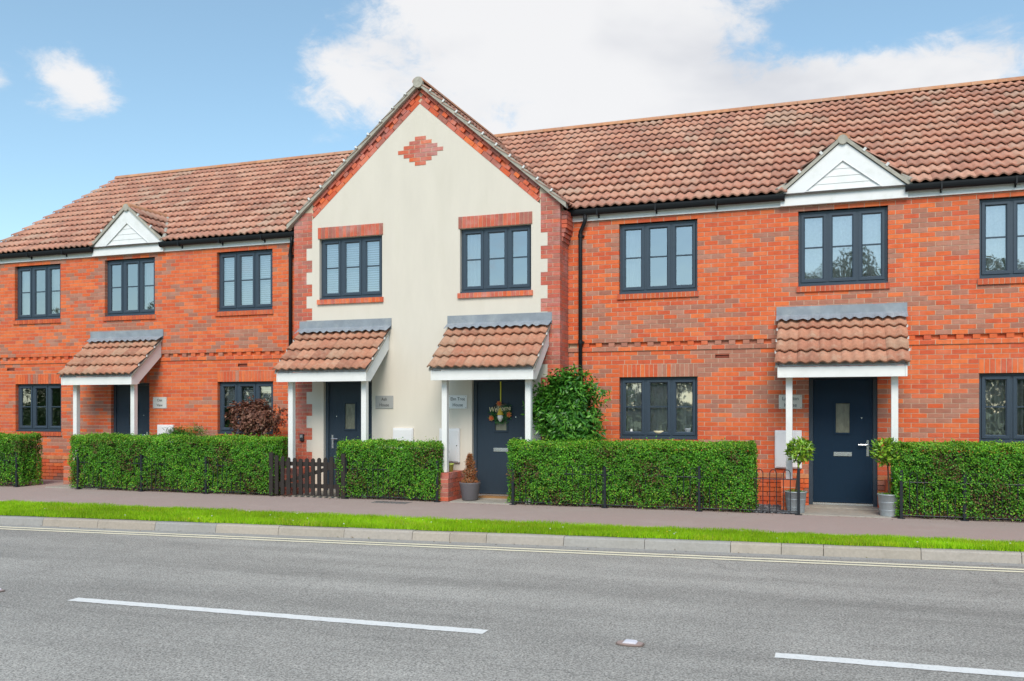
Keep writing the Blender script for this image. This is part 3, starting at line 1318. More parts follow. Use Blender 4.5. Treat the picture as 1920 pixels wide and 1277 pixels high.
    rf.poly([(xr0, EAVE_Y + .02, EAVE_Z - .005), (xr1, EAVE_Y + .02, EAVE_Z - .005), (xr1, RIDGE_Y, RIDGE_Z - .012), (xr0, RIDGE_Y, RIDGE_Z - .012)])
    rf.poly([(xr0, RIDGE_Y, RIDGE_Z - .012), (xr1, RIDGE_Y, RIDGE_Z - .012), (xr1, 8.2, EAVE_Z), (xr0, 8.2, EAVE_Z)])
    roof = rf.build('roof', m_under, house)
    v = (0, math.cos(PITCH), math.sin(PITCH))
    B = basis((1, 0, 0), v)
    slope = math.hypot(RIDGE_Y - EAVE_Y, RIDGE_Z - EAVE_Z)
    rows = 14
    g = slope / rows
    spots = []
    nx = math.ceil((xr1 - xr0) / .30)
    for r in range(rows):
        for i in range(nx):
            x = xr0 + i * .30
            o = Vector((x, EAVE_Y, EAVE_Z)) + Vector(v) * (r * g - .01)
            o += B.col[2] * random.uniform(0, .004)
            xm = x + .15
            if gable_z(xm) - .22 > o.z + g * math.sin(PITCH) and GL < xm < GR:
                continue
            if any(abs(xm - q) < .88 and r == 0 for q in gab):
                continue
            if any(abs(xm - q) < .95 and (5.845 - (abs(xm - q)) * .9) - .20 > o.z + g * math.sin(PITCH) for q in gab):
                continue
            spots.append((tuple(o), B, tile_col(x, r * .3)))
    lay_tiles(roof, spots, .30, g + .07, m_tile)
    x = xr0
    while x < xr1 - .05:
        half_ridge(roof, (x, RIDGE_Y, RIDGE_Z + .045), (min(x + .445, xr1), RIDGE_Y, RIDGE_Z + .045))
        x += .45
    if end_gable is not None:
        e = MB()
        for r in range(rows):
            o = Vector((xr0, EAVE_Y, EAVE_Z)) + Vector(v) * (r * g)
            p = o + Vector(v) * g
            n = B.col[2]
            e.poly([o - n * .07, p - n * .07, p + n * .002, o + n * .002])
        e.build('verge_bedding', m_verge, roof)
    for q in gab:
        gablet(house, q)
    return house


# palette of curtains etc. by window
left_house = wing('brick_house', 'long red brick house wing with tiled roof left of the cream gable', -14.10, GL,
                  [(-13.30, -11.97, 'curtain:LR'), (-10.74, -9.41, 'curtain:R'), (-7.85, -6.52, 'blind')],
                  [(-13.30, -11.97, 'none'), (-7.85, -6.52, 'halfblind')],
                  (-10.59, -9.57, m_door, 'L', False), -10.15, False, [-10.07], [-7.35, -13.55], -14.10)
gutter(left_house, -14.25, -10.97, True, True)
gutter(left_house, -9.17, GL - .01, True, False)
downpipe(left_house, -6.07, -.075, -6.0)
right_house = wing('brick_house', 'long red brick house wing with tiled roof right of the cream gable', GR, 10.6,
                   [(.47, 1.80, 'curtain:L'), (3.40, 4.73, 'net'), (6.0, 7.33, 'net')],
                   [(.47, 1.80, 'net'), (6.0, 7.33, 'curtain:LR')],
                   (3.56, 4.58, m_door_navy, 'L', True), 4.04, True, [4.07], [2.09], None)
gutter(right_house, GR + .06, 3.20, True, True)
gutter(right_house, 4.97, 10.6, True, False)
downpipe(right_house, -.20, -.075, -.10)


# ------------------------------------------------------------------ gabled block
def gabled_block():
    house = thing('gabled_house', 'cream rendered gable-fronted house with brick quoins and two porches', 'house', (GX, 1.5, 0))
    G = GY
    bricks = []
    wins = [(-5.14, -3.82, 3.60, 4.74), (-2.28, -.95, 3.60, 4.74)]
    doors = [(-5.05, -4.03), (-2.05, -1.03)]
    holes = [(a, b, c, d) for a, b, c, d in wins] + [(a, b, -1, 2.10) for a, b in doors]
    WI, NI = .393, .272            # wide and narrow quoin
    mort = MB()

    def rake(x):
        return GAPEX - GSL * abs(x - GX)
    # brick backing behind quoins and under the rake
    kneeL, kneeR = GL + WI, GR - .343
    for (a, b) in ((GL + .004, kneeL + .02), (kneeR - .02, GR - .004)):
        mort.ext([(a, 0), (b, 0), (b, rake(b) - .02), (a, rake(a) - .02)], G + .006, G + .2)
    band = .235 / math.cos(math.atan(GSL))
    for s in (-1, 1):
        xk = kneeL if s < 0 else kneeR
        p = [(xk, rake(xk) - band), (GX, GAPEX - band), (GX, GAPEX - .01), (xk, rake(xk) - .01)]
        if s > 0:
            p = p[::-1]
        mort.ext(p, G + .05, G + .2)
    # returns and core
    mort.box(GL + .006, GL + .1, G + .2, 1.0, 0, 5.0)
    mort.box(GR - .1, GR - .006, G + .2, 1.0, 0, 5.0)
    # quoins
    k = 0
    while k * .075 < 5.2:
        z = k * .075
        zone = int(math.floor((4.575 - z - .001) / .225))
        narrow = (zone % 2 == 0) and z < 4.57
        for side in (-1, 1):
            if side < 0:
                a, b = GL, GL + (NI if narrow else WI)
            else:
                a, b = GR - ((NI - .05) if narrow else (WI - .05)), GR
            # trim under the rake
            lim = (GAPEX - (z + .040)) / GSL
            a2, b2 = max(a, GX - lim), min(b, GX + lim)
            if b2 - a2 < .04:
                continue

            def em(u0, u1, zz, h):
                bricks.append((((u0 + u1) / 2, G + .05, zz + .005 + h / 2), (u1 - u0, .1, h), 0, gable_col(u0, zz)))
            course(a2, b2, z, [], k, em)
            # the return towards the wing
            xf = GR if side > 0 else GL
            if z < 4.95:
                corb = 0
                if side > 0 and z > 4.42:
                    corb = min(.09, .022 * (1 + (z - 4.42) // .075))

                def em2(u0, u1, zz, h, side=side, xf=xf, corb=corb):
                    bricks.append(((xf - side * .05 + corb, (u0 + u1) / 2, zz + .005 + h / 2), (.1, u1 - u0, h), 0, gable_col(u0, zz)))
                if side > 0:
                    course(G + .101, -.02, z, [], k + 1, em2)
                else:
                    course(G + .101, -.02, z, [], k + 1, em2)
        k += 1
    # raking band: stretchers, dentils, stretchers
    ang = math.atan(GSL)
    ca, sa = math.cos(ang), math.sin(ang)
    for s in (-1, 1):
        xk = kneeL if s < 0 else kneeR
        dx = abs(xk - GX)
        for row, (t0, unit) in enumerate(((.0375, .225), (.1125, .1125), (.196, .225))):
            smax = dx / ca + t0 * math.tan(ang) - .03
            u = t0 * math.tan(ang) + .030
            n = 0
            while u < smax:
                u1 = min(u + unit, smax)
                if u1 - u > .03:
                    um = (u + u1) / 2
                    # centre of brick: along the slope um, perpendicular inwards t0
                    x = um * ca - t0 * sa
                    z = GAPEX - um * sa - t0 * ca
                    if True:
                        rec = (row == 1 and n % 2 == 0)
                        yf = G + (.042 if rec else (-.004 if row != 1 else -.002))
                        h = .066 if not rec else .074
                        cl = gable_col(0, 0) if row != 0 else random.choice(GABLE[4:8] + GABLE[:2])
                        cl = random.choice(WING[:6]) if random.random() < .45 and row else cl
                        bricks.append(((GX + s * x, yf + .05, z), (u1 - u - .010 if not rec else u1 - u, .1, h if row != 2 else .080), s * ang, cl))
                u += unit
                n += 1
    # lintels and sills proud of the render
    for (a, b, c, d) in wins:
        n = 18
        w = (b - a + .05) / n
        for i in range(n):
            bricks.append(((a - .025 + (i + .5) * w, G + .028, d + .105), (w - .009, .09, .205), 0, gable_col(0, 0)))
        mort.box(a - .022, b + .022, G - .009, G + .08, d + .002, d + .2)
        n = 18
        w = (b - a + .07) / n
        for i in range(n):
            bricks.append(((a - .035 + (i + .5) * w, G + .035, c - .045), (w - .009, .15, .088), 0, random.choice(WING[:6] + GABLE[:4])))
        mort.box(a - .03, b + .03, G - .032, G + .1, c - .085, c - .004)
    # diamond of seven courses
    zc = 6.195
    for r, n in enumerate((1, 2, 3, 4, 3, 2, 1)):
        z = zc + (3 - r) * .075
        for i in range(n):
            x = GX + .012 + (i - (n - 1) / 2) * .225
            bricks.append(((x, G + .044, z), (.213, .1, .064), 0, random.choice(WING[:3] + GABLE[:6])))
        mort.box(GX + .012 - n * .1125 + .004, GX + .012 + n * .1125 - .004, G - .0015, G + .05, z - .037, z + .037)
    for cx in (-4.59, -1.54):
        stub_wall(bricks, mort, cx - .75, G - .72, G - .005, gable_col)
    wall = mort.build('wall', m_mortar, house)
    # render
    rn = MB()
    teeth = []
    for q in range(22):
        z1 = 4.575 - q * .225
        z0 = max(0, z1 - .225)
        if z1 <= 0:
            break
        nar = q % 2 == 0
        teeth.append((z0, z1, GL + (NI if nar else WI), GR - ((NI - .05) if nar else (WI - .05))))
    for (z0, z1, a, b) in teeth:
        for c in cells(a, b, z0, z1, holes):
            rn.poly([(c[0], G + .002, c[2]), (c[1], G + .002, c[2]), (c[1], G + .002, c[3]), (c[0], G + .002, c[3])])
    a, b = GL + WI, GR - WI + .05
    for c in cells(a, b, 4.575, 5.05, holes):
        rn.poly([(c[0], G + .002, c[2]), (c[1], G + .002, c[2]), (c[1], G + .002, c[3]), (c[0], G + .002, c[3])])
    apx = GAPEX - band
    rn.poly([(a, G + .002, 5.05), (b, G + .002, 5.05), (b, G + .002, max(5.05, rake(b) - band)), (GX, G + .002, apx), (a, G + .002, max(5.05, rake(a) - band))])
    for (a, b, c, d) in holes:
        c = max(c, 0)
        y0, y1 = G + .002, G + .17
        rn.poly([(a, y0, c), (a, y0, d), (a, y1, d), (a, y1, c)])
        rn.poly([(b, y0, c), (b, y1, c), (b, y1, d), (b, y0, d)])
        rn.poly([(a, y0, d), (b, y0, d), (b, y1, d), (a, y1, d)])
        rn.poly([(a, y0, c), (a, y1, c), (b, y1, c), (b, y0, c)])
    rn.build('render_coat', m_render, wall)
    emit_bricks(wall, bricks, m_quoin)
    for (w, st) in zip(wins, ('blind', 'curtain:L')):
        window(house, w[0], w[1], w[2], w[3], G, st)
    door(house, doors[0][0], doors[0][1], 2.10, G, m_door, 'R', False)
    door(house, doors[1][0], doors[1][1], 2.10, G, m_door, 'L', True)
    for cx in (-4.59, -1.54):
        canopy(house, cx, G)
    # roof: two slopes running back into the main roof
    yf = G - .085
    rf = MB()
    hw = 2.75
    for s in (-1, 1):
        rf.poly([(GX, yf + .02, GAPEX + .03), (GX, 4.0, GAPEX + .03), (GX + s * hw, 4.0, GAPEX + .03 - hw * GSL), (GX + s * hw, yf + .02, GAPEX + .03 - hw * GSL)])
    roof = rf.build('roof', m_under, house)
    e = MB()
    for s in (-1, 1):
        pts = [(GX + s * hw, GAPEX - .01 - hw * GSL), (GX, GAPEX - .01), (GX, GAPEX + .085), (GX + s * hw, GAPEX + .085 - hw * GSL)]
        if s > 0:
            pts = pts[::-1]
        e.ext(pts, yf + .012, G + .05)
    e.build('verge_bedding', m_verge, roof)
    MB().tube([(GX, yf - .006, GAPEX + .042), (GX, yf + .05, GAPEX + .042)], .098, 16).build('ridge_end', m_verge, roof)
    ln = hw / ca
    rows = 11
    g = ln / rows
    spots = []
    for s in (-1, 1):
        v = Vector((-s * ca, 0, sa))
        B = basis((0, s * 1.0, 0), v)
        for r in range(rows):
            base = Vector((GX + s * (hw + .01), 0, GAPEX + .030 - hw * GSL)) + v * (r * g)
            zt = base.z + .25
            yv = (zt - EAVE_Z) / math.tan(PITCH) + EAVE_Y + .3
            for i in range(max(1, math.ceil((yv - yf) / .30))):
                o = base.copy()
                o.y = yf + i * .30 if s > 0 else yf + (i + 1) * .30
                o += B.col[2] * -.022
                spots.append((tuple(o), B, tile_col(o.y, r * .4)))
    lay_tiles(roof, spots, .30, g + .06, m_tile, limit=60)
    y = yf
    while y < 3.4:
        half_ridge(roof, (GX, y, GAPEX + .085), (GX, y + .445, GAPEX + .085), .11)
        y += .45
    # bright verge clips at every tile end
    for s in (-1, 1):
        for r in range(1, rows):
            x = GX + s * (hw - r * g * ca)
            z = GAPEX + .085 - hw * GSL + r * g * sa
            MB().box(x - .015, x + .015, yf - .012, yf + .03, z - .024, z + .028, (.74, .74, .73), Matrix.Rotation(s * ang, 3, 'Y'), (x, yf, z)).build('verge_clip', m_generic, roof)
    return house


gabled_block()

# ------------------------------------------------------------------ ground, road, pavement


def kerb_y(x):
    return .0998 * x - 4.203


def verge_y(x):
    return .0354 * x - 3.137


def fence_y(x):
    return -1.275 + .0285 * x


ROAD_Z, KERB_Z = -.18, -.06
g = MB()
g.poly([(-700, -700, -.30), (700, -700, -.30), (700, 700, -.30), (-700, 700, -.30)])
tag(g.build('ground', m_earth), kind='structure')
g = MB()
g.poly([(-60, -13.2 - 2.6, ROAD_Z), (60, -13.2 + 2.6, ROAD_Z), (60, kerb_y(60) + .05, ROAD_Z), (-60, kerb_y(-60) + .05, ROAD_Z)])
road = tag(g.build('road', m_road), kind='structure')
g = MB()
g.poly([(-60, verge_y(-60), KERB_Z + .012), (60, verge_y(60), KERB_Z + .012), (60, -.95, 0), (-60, -.95, 0)])
g.poly([(-60, -.95, 0), (60, -.95, 0), (60, .3, 0), (-60, .3, 0)])
pave = tag(g.build('pavement', m_pave), kind='structure')
# soil of the verge
g = MB()
n = 60
for i in range(n):
    a, b = -45 + i * 1.5, -43.5 + i * 1.5
    pa, pb = min(verge_y(a), 99), min(verge_y(b), 99)
    ka, kb = kerb_y(a) + .14, kerb_y(b) + .14
    g.poly([(a, ka, KERB_Z + .004), (b, kb, KERB_Z + .004), (b, max(pb, kb + .02), KERB_Z + .02), (a, max(pa, ka + .02), KERB_Z + .02)])
verge = tag(g.build('grass_verge', m_soil), kind='structure')
# far side verge under the camera
g = MB()
g.poly([(-60, -60, -.07), (60, -60, -.07), (60, -13.2 + 2.6, -.07), (-60, -13.2 - 2.6, -.07)])
tag(g.build('far_verge', m_earth), kind='structure')

# road paint


def dash_y(x):
    return .0415 * x - 8.59


def strip(name, x0, x1, fy, w, z, mat, seg=1, jit=0.):
    """a painted band with slightly ragged edges"""
    s = MB()
    e = [(random.uniform(-jit, jit), random.uniform(-jit, jit)) for i in range(seg + 1)]
    for i in range(seg):
        a, b = x0 + (x1 - x0) * i / seg, x0 + (x1 - x0) * (i + 1) / seg
        s.poly([(a, fy(a) - w / 2 + e[i][0], z), (b, fy(b) - w / 2 + e[i + 1][0], z), (b, fy(b) + w / 2 + e[i + 1][1], z), (a, fy(a) + w / 2 + e[i][1], z)])
    return s.build(name, mat, road)


m_grit = M('road_edge_grit', (.345, .33, .305), rough=.95, var=.35, vscale=60, detail=4, stain=(.26, .25, .235), sscale=5, samt=.6)
strip('road_edge', -40, 40, lambda x: kerb_y(x) - .09, .26, ROAD_Z + .002, m_grit, 400, .03)
for x0 in (-14.9, -8.78, -2.66, 3.56, 9.68):
    strip('centre_line', x0, x0 + 4.03, dash_y, .135, ROAD_Z + .004, m_line, 90, .006)
strip('yellow_line', -40, 40, lambda x:   .0873 * x - 4.533, .078, ROAD_Z + .005, m_yellow, 500, .007)
strip('yellow_line', -40, 40, lambda x:   .0890 * x - 4.700, .078, ROAD_Z + .005, m_yellow, 500, .007)

# kerb: bedding with separate stones
kb = MB()
for i in range(30):
    a, b = -30 + i * 2, -28 + i * 2
    kb.poly([(a, kerb_y(a) + .02, -.09), (b, kerb_y(b) + .02, -.09), (b, kerb_y(b) + .15, -.09), (a, kerb_y(a) + .15, -.09)])
kerb = tag(kb.build('kerb', m_mortar), kind='structure')
joints = [-7.16, -6.21, -5.25, -4.27, -3.30, -2.32, -1.34, -.82, -.32, .70, 1.72, 2.76, 3.35, 3.83, 4.90]
x = -8.14
while x > -18:
    joints.insert(0, x)
    x -= .98
x = 5.95
while x < 14:
    joints.append(x)
    x += 1.02
for a, b in zip(joints[:-1], joints[1:]):
    grey = any(abs(a - q) < .05 for q in (-8.14, -5.25, .70, 1.72)) or (a < -9 and random.random() < .3)
    c = random.choice([(.37, .355, .33), (.34, .33, .315)]) if grey else random.choice([(.40, .355, .30), (.43, .38, .32), (.39, .34, .285), (.41, .37, .325)])
    s = MB()
    prof = [(.0, ROAD_Z - .02), (.022, KERB_Z - .022), (.036, KERB_Z - .006), (.055, KERB_Z), (.148, KERB_Z), (.148, ROAD_Z - .02)]
    dz = random.uniform(-.003, .003)
    for x in (a + .0035, b - .0035):
        y = kerb_y(x)
        s.V += [(x, y + p[0], p[1] + dz) for p in prof]
    n = len(prof)
    for i in range(n - 1):
        s.F.append((i, n + i, n + i + 1, i + 1))
        s.C.append(c)
    s.F += [tuple(reversed(range(n))), tuple(range(n, 2 * n))]
    s.C += [c, c]
    s.build('kerb_stone', m_kerb, kerb, origin=((a + b) / 2, kerb_y((a + b) / 2), ROAD_Z))

# concrete pads at the doors
for nm, x0, x1, y1, yf in (('doorstep', 3.42, 4.72, .08, -1.16), ('doorstep', -2.12, -1.02, GY + .08, -1.32), ('doorstep', -10.8, -9.5, .08, -1.5), ('doorstep', -5.2, -4.0, GY + .08, -1.36)):
    s = MB()
    s.box(x0, x1, yf, y1 - .32, -.02, .012)
    s.box(x0 + .02, x1 - .02, y1 - .32, y1, -.02, .028)
    tag(s.build(nm, m_slab, bevel=.006), kind='structure')

# grass of the verge
nb = 150000
xs = rng.uniform(-9.5, 9.5, nb)
ky = kerb_y(xs) + .125 + .02 * np.sin(xs * 7.3)
py = verge_y(xs) + .03 * np.sin(xs * 3.1) + .02 * np.sin(xs * 11) + .05
t = rng.uniform(0, 1, nb)
ys = ky + (py - ky) * t
tuft = .6 + .4 * np.sin(xs * 2.3 + ys * 3.7) * np.sin(xs * 5.1 - ys * 6.3)
hgt = rng.uniform(.028, .066, nb) * (.75 + .45 * tuft)
an = rng.uniform(0, 2 * np.pi, nb)
w = rng.uniform(.003, .0065, nb)
lean = rng.uniform(.0, .55, nb) * hgt
la = rng.uniform(0, 2 * np.pi, nb)
P = np.stack([xs, ys, np.full(nb, KERB_Z + .004)], 1)
S = np.stack([np.cos(an), np.sin(an), np.zeros(nb)], 1) * w[:, None]
T = P + np.stack([np.cos(la) * lean, np.sin(la) * lean, hgt], 1)
V = np.stack([P - S, P + S, T], 1).reshape(-1, 3)
F = np.arange(nb * 3).reshape(-1, 3)
base = np.array([(.33, .60, .008), (.40, .66, .010), (.24, .50, .010), (.44, .60, .03), (.50, .54, .09)])
C = base[rng.choice(5, nb, p=[.32, .3, .22, .12, .04])]
patch = .78 + .42 * (.5 + .5 * np.sin(xs * 1.3 + 1) * np.sin(xs * .37 + ys * 2)) * (.8 + .2 * np.sin(xs * 6.1 + ys * 9))
C = C * patch[:, None]
dry = (np.sin(xs * 2.1 + 2) * np.sin(xs * .83 + ys * 5) > .55) & (rng.uniform(0, 1, nb) < .45)
C[dry] = C[dry] * np.array((1.25, .98, 2.2))
tag(np_mesh('grass', V, F, C, m_grass, None), 'short bright green grass along the roadside verge', 'grass', kind='stuff')
# dandelions and clover heads in the grass
fl = MB()
for i in range(46):
    x = random.uniform(-8.5, 6.5)
    y = kerb_y(x) + .2 + random.random() * (verge_y(x) - kerb_y(x) - .3)
    c = (.75, .55, .02) if random.random() < .45 else (.75, .75, .70)
    r = .011
    fl.lathe([(.001, .03), (r, .034), (r, .042), (.001, .046)], x, y, 6, c)
    for q in range(len(fl.V) - 24, len(fl.V)):
        v = fl.V[q]
        fl.V[q] = (v[0], v[1], v[2] + KERB_Z - .0)
tag(fl.build('wild_flowers', m_generic), 'tiny yellow and white flowers in the verge grass', 'flowers', kind='stuff')


# ------------------------------------------------------------------ foliage


def leaf_mesh(P, Nn, ln, wd, cols, spread=.8, fold=.25, axis=None):
    """rhombic leaves folded on the midrib"""
    n = len(P)
    nn = Nn + rng.normal(0, spread, (n, 3))
    nn /= np.linalg.norm(nn, axis=1)[:, None] + 1e-9
    a = rng.normal(0, 1, (n, 3)) if axis is None else axis + rng.normal(0, .45, (n, 3))
    a -= nn * (a * nn).sum(1)[:, None]
    a /= np.linalg.norm(a, axis=1)[:, None] + 1e-9
    s = np.cross(nn, a)
    L = (ln * rng.uniform(.7, 1.3, n))[:, None]
    W = (wd * rng.uniform(.7, 1.25, n))[:, None] * .5
    f = W * fold
    v0 = P
    v1 = P + a * L * .48 + s * W + nn * f
    v2 = P + a * L - nn * f
    v3 = P + a * L * .48 - s * W + nn * f
    V = np.stack([v0, v1, v2, v3], 1).reshape(-1, 3)
    i = np.arange(n)[:, None] * 4
    F = np.concatenate([i + np.array([0, 1, 2]), i + np.array([0, 2, 3])], 1).reshape(-1, 3)
    return V, F, np.repeat(cols, 2, axis=0)


HEDGE_COLS = np.array([(.100, .31, .016), (.075, .255, .024), (.13, .37, .022), (.055, .19, .022), (.21, .43, .03), (.30, .40, .045), (.17, .10, .04)])


def hedge(label, x0, x1, depth, h, dens=8600, thin=.0):
    xm = (x0 + x1) / 2
    t = thing('hedge', label, 'hedge', (xm, fence_y(xm) + depth / 2, 0), 'clipped hedges along the pavement')
    P, Nn = [], []
    ln = x1 - x0

    def wob(x, z):
        return .035 * np.sin(x * 4.1 + z * 3.3 + x0) + .025 * np.sin(x * 9.7 - z * 7.1) + .015 * np.sin(x * 21 + z * 17)
    # front
    def face(n):
        return rng.uniform(0, 1, n), rng.uniform(0, 1, n)
    n = int(ln * h * dens)
    u, v = face(n)
    x = x0 + u * ln
    z = .03 + v ** .92 * (h - .03)
    keep = rng.uniform(0, 1, n) < (.50 + .6 * np.clip(z / .35, 0, 1)) * (1 - thin * (np.sin(x * 5.3 + z * 4) > .55))
    x, z = x[keep], z[keep]
    ins = rng.exponential(.045, len(x)) + .05 * (np.sin(x * 17 + z * 9) * np.sin(x * 7 - z * 23) > .62)
    edge = np.clip((z - (h - .06)) / .06, 0, 1) ** 2 * .04
    y = fence_y(x) - .012 + ins + wob(x, z) * .7 + edge - .02 * np.sin(z * 3)
    P.append(np.stack([x, y, z], 1))
    Nn.append(np.tile((0, -1, .35), (len(x), 1)))
    # back
    n = int(ln * h * dens * .35)
    u, v = face(n)
    x = x0 + u * ln
    z = .05 + v * (h - .05)
    P.append(np.stack([x, fence_y(x) + depth - rng.exponential(.03, n), z], 1))
    Nn.append(np.tile((0, 1, .3), (n, 1)))
    # top
    n = int(ln * depth * dens * 1.15)
    u, v = face(n)
    x = x0 + u * ln
    y = fence_y(x) + .02 + v * (depth - .03)
    z = h - rng.exponential(.022, n) + wob(x, y * 3) * .75 - .03 * (np.abs(v - .5) * 2) ** 4
    P.append(np.stack([x, y, z], 1))
    Nn.append(np.tile((0, -.2, 1), (n, 1)))
    # sprigs standing above the clipped line
    n = int(ln * 240)
    x = rng.uniform(x0, x1, n)
    y = fence_y(x) + rng.uniform(.02, depth - .02, n)
    P.append(np.stack([x, y, h + rng.exponential(.018, n)], 1))
    Nn.append(np.tile((0, -.5, .8), (n, 1)))
    # ends
    for xe, sg in ((x0, -1), (x1, 1)):
        n = int(depth * h * dens)
        u, v = face(n)
        z = .03 + v * (h - .03)
        y = fence_y(xe) + .02 + u * (depth - .03)
        x = xe - sg * rng.exponential(.035, n) + sg * wob(y * 3, z) * .8
        P.append(np.stack([x, y, z], 1))
        Nn.append(np.tile((sg, -.2, .35), (n, 1)))
    P = np.vstack(P)
    Nn = np.vstack(Nn).astype(float)
    n = len(P)
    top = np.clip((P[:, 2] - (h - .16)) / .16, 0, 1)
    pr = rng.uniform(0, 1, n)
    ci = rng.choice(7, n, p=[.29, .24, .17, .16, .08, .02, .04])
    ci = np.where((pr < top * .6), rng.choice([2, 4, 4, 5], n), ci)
    low = (P[:, 2] < .30) & (rng.uniform(0, 1, n) < .10)
    ci = np.where(low, rng.choice([5, 6, 4], n), ci)
    X_, Z_ = P[:, 0], P[:, 2]
    patch = .5 + .22 * np.sin(X_ * 2.9 + Z_ * 4.1 + x0) + .18 * np.sin(X_ * 6.3 - Z_ * 5.7) + .14 * np.sin(X_ * 13.1 + Z_ * 11.9)
    brown = (patch < .28) & (rng.uniform(0, 1, n) < .34) & (Z_ < h - .1)
    ci = np.where(brown, 6, ci)
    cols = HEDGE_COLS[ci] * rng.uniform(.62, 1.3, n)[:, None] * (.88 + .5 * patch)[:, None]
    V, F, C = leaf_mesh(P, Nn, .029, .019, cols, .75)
    tag(np_mesh('foliage', V, F, C, m_leaf, t), kind='stuff')
    # inner mass of twigs
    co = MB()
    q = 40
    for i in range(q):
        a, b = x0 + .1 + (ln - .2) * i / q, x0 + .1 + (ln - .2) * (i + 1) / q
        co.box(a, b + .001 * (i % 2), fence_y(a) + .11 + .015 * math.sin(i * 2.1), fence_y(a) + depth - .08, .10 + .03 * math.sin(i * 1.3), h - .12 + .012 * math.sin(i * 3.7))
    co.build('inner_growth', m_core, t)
    tw = MB()
    for i in range(int(ln * 26)):
        x = random.uniform(x0 + .03, x1 - .03)
        y = fence_y(x) + random.uniform(.04, .2)
        p = [(x, y, 0)]
        for j in range(3):
            x += random.uniform(-.06, .06)
            y += random.uniform(-.05, .04)
            p.append((x, max(y, fence_y(x) + .02), (j + 1) * random.uniform(.14, .24)))
        tw.tube(p, [.007, .006, .004, .002], 5, cap=False)
    tag(tw.build('stems', m_twig, t), kind='stuff')
    return t


hedge('clipped hedge at the far left edge, below the leftmost ground-floor window', -16.0, -11.36, .56, 1.02, dens=7400)
hedge('clipped green hedge between the left porch and the picket gate', -10.12, -5.50, .50, 1.03)
hedge('short clipped hedge between picket gate and the low brick wall', -4.24, -2.32, .42, .985)
hedge('long dense clipped hedge below the leafy bush, between porch door and hooped railing', -1.09, 2.80, .52, 1.03)
hedge('clipped hedge at the far right beside the navy door', 4.76, 8.6, .52, 1.06, thin=.45)


def railing(label, x0, x1, posts, hoops):
    xm = (x0 + x1) / 2
    t = thing('railing', label, 'railing', (xm, fence_y(xm), 0), 'low black metal railings along the pavement')
    for px in posts:
        y = fence_y(px)
        MB().box(px - .02, px + .02, y - .02, y + .02, 0, .69).build('post', m_iron, t, bevel=.003)
        MB().box(px - .05, px + .05, y - .04, y + .04, -.001, .008).build('base_plate', m_iron, t)
    for z in (.045, .52):
        r = MB()
        n = max(2, int((x1 - x0) / .8))
        r.tube([(x0 + (x1 - x0) * i / n, fence_y(x0 + (x1 - x0) * i / n) + .004, z) for i in range(n + 1)], .0085, 6)
        r.build('rail', m_iron, t)
    pit = .098
    n = int((x1 - x0 - .03) / (pit * 2))
    st = ((x1 - x0) - n * 2 * pit) / 2 + x0
    for i in range(n):
        a = st + i * 2 * pit + pit * .5
        b = a + pit
        ya, yb = fence_y(a), fence_y(b)
        m = MB()
        path = [(a, ya, .04), (a, ya, .60)]
        for q in range(1, 8):
            an = math.pi * q / 8
            path.append(((a + b) / 2 - math.cos(an) * pit / 2, (ya + yb) / 2, .60 + math.sin(an) * pit * .62))
        path += [(b, yb, .60), (b, yb, .04)]
        m.tube(path, .0062, 6)
        m.build('hoop', m_iron, t)
    return t


railing('low black railing in front of the far left hedge', -15.9, -11.44, (-14.4, -12.9, -11.44), True)
railing('low black railing along the hedge left of the picket gate', -9.90, -5.56, (-9.90, -8.40, -6.95), True)
railing('low black railing in front of the short hedge right of the picket gate', -4.06, -2.34, (-4.06, -2.34), True)
railing('black hoop-topped railing from the long hedge to the navy door', -1.0, 3.45, (-1.0, .53, 2.0, 3.45), True)
railing('low black railing in front of the far right hedge', 4.85, 8.5, (4.85, 5.67, 7.1), True)

# picket gate
gt = thing('picket_gate', 'dark brown wooden picket gate between the two hedges', 'gate', (-4.82, fence_y(-4.8), 0))
x0, x1 = -5.53, -4.12
for i in range(11):
    x = x0 + .09 + (x1 - x0 - .18) * i / 10
    y = fence_y(x) + random.uniform(-.004, .004)
    hgt_ = .735 - .05 * math.sin(math.pi * i / 10) + random.uniform(-.008, .008)
    w_ = .036
    pts = [(x - w_, .035)] + [(x + w_, .035)] + [(x + w_, hgt_ - .03), (x + w_ * .6, hgt_ - .008), (x, hgt_), (x - w_ * .6, hgt_ - .008), (x - w_, hgt_ - .03)]
    MB().ext(pts, y - .030, y - .010).build('picket', m_gate, gt)
for z in (.20, .585):
    MB().box(x0 + .03, x1 - .03, fence_y(-4.8) - .009, fence_y(-4.8) + .03, z - .035, z + .035).build('rail', m_gate, gt)
br = MB()
L_ = math.hypot(x1 - x0 - .2, .36)
an_ = math.atan2(.36, x1 - x0 - .2)
br.box(-4.825 - L_ / 2, -4.825 + L_ / 2, fence_y(-4.8) - .007, fence_y(-4.8) + .028, .36, .425, (1, 1, 1), Matrix.Rotation(-an_, 3, 'Y'), (-4.825, fence_y(-4.8), .39))
br.build('brace', m_gate, gt)
for px in (x0 - .02, x1 + .02):
    MB().box(px - .04, px + .04, fence_y(px) - .04, fence_y(px) + .04, 0, .78).build('post', m_gate, gt, bevel=.006)


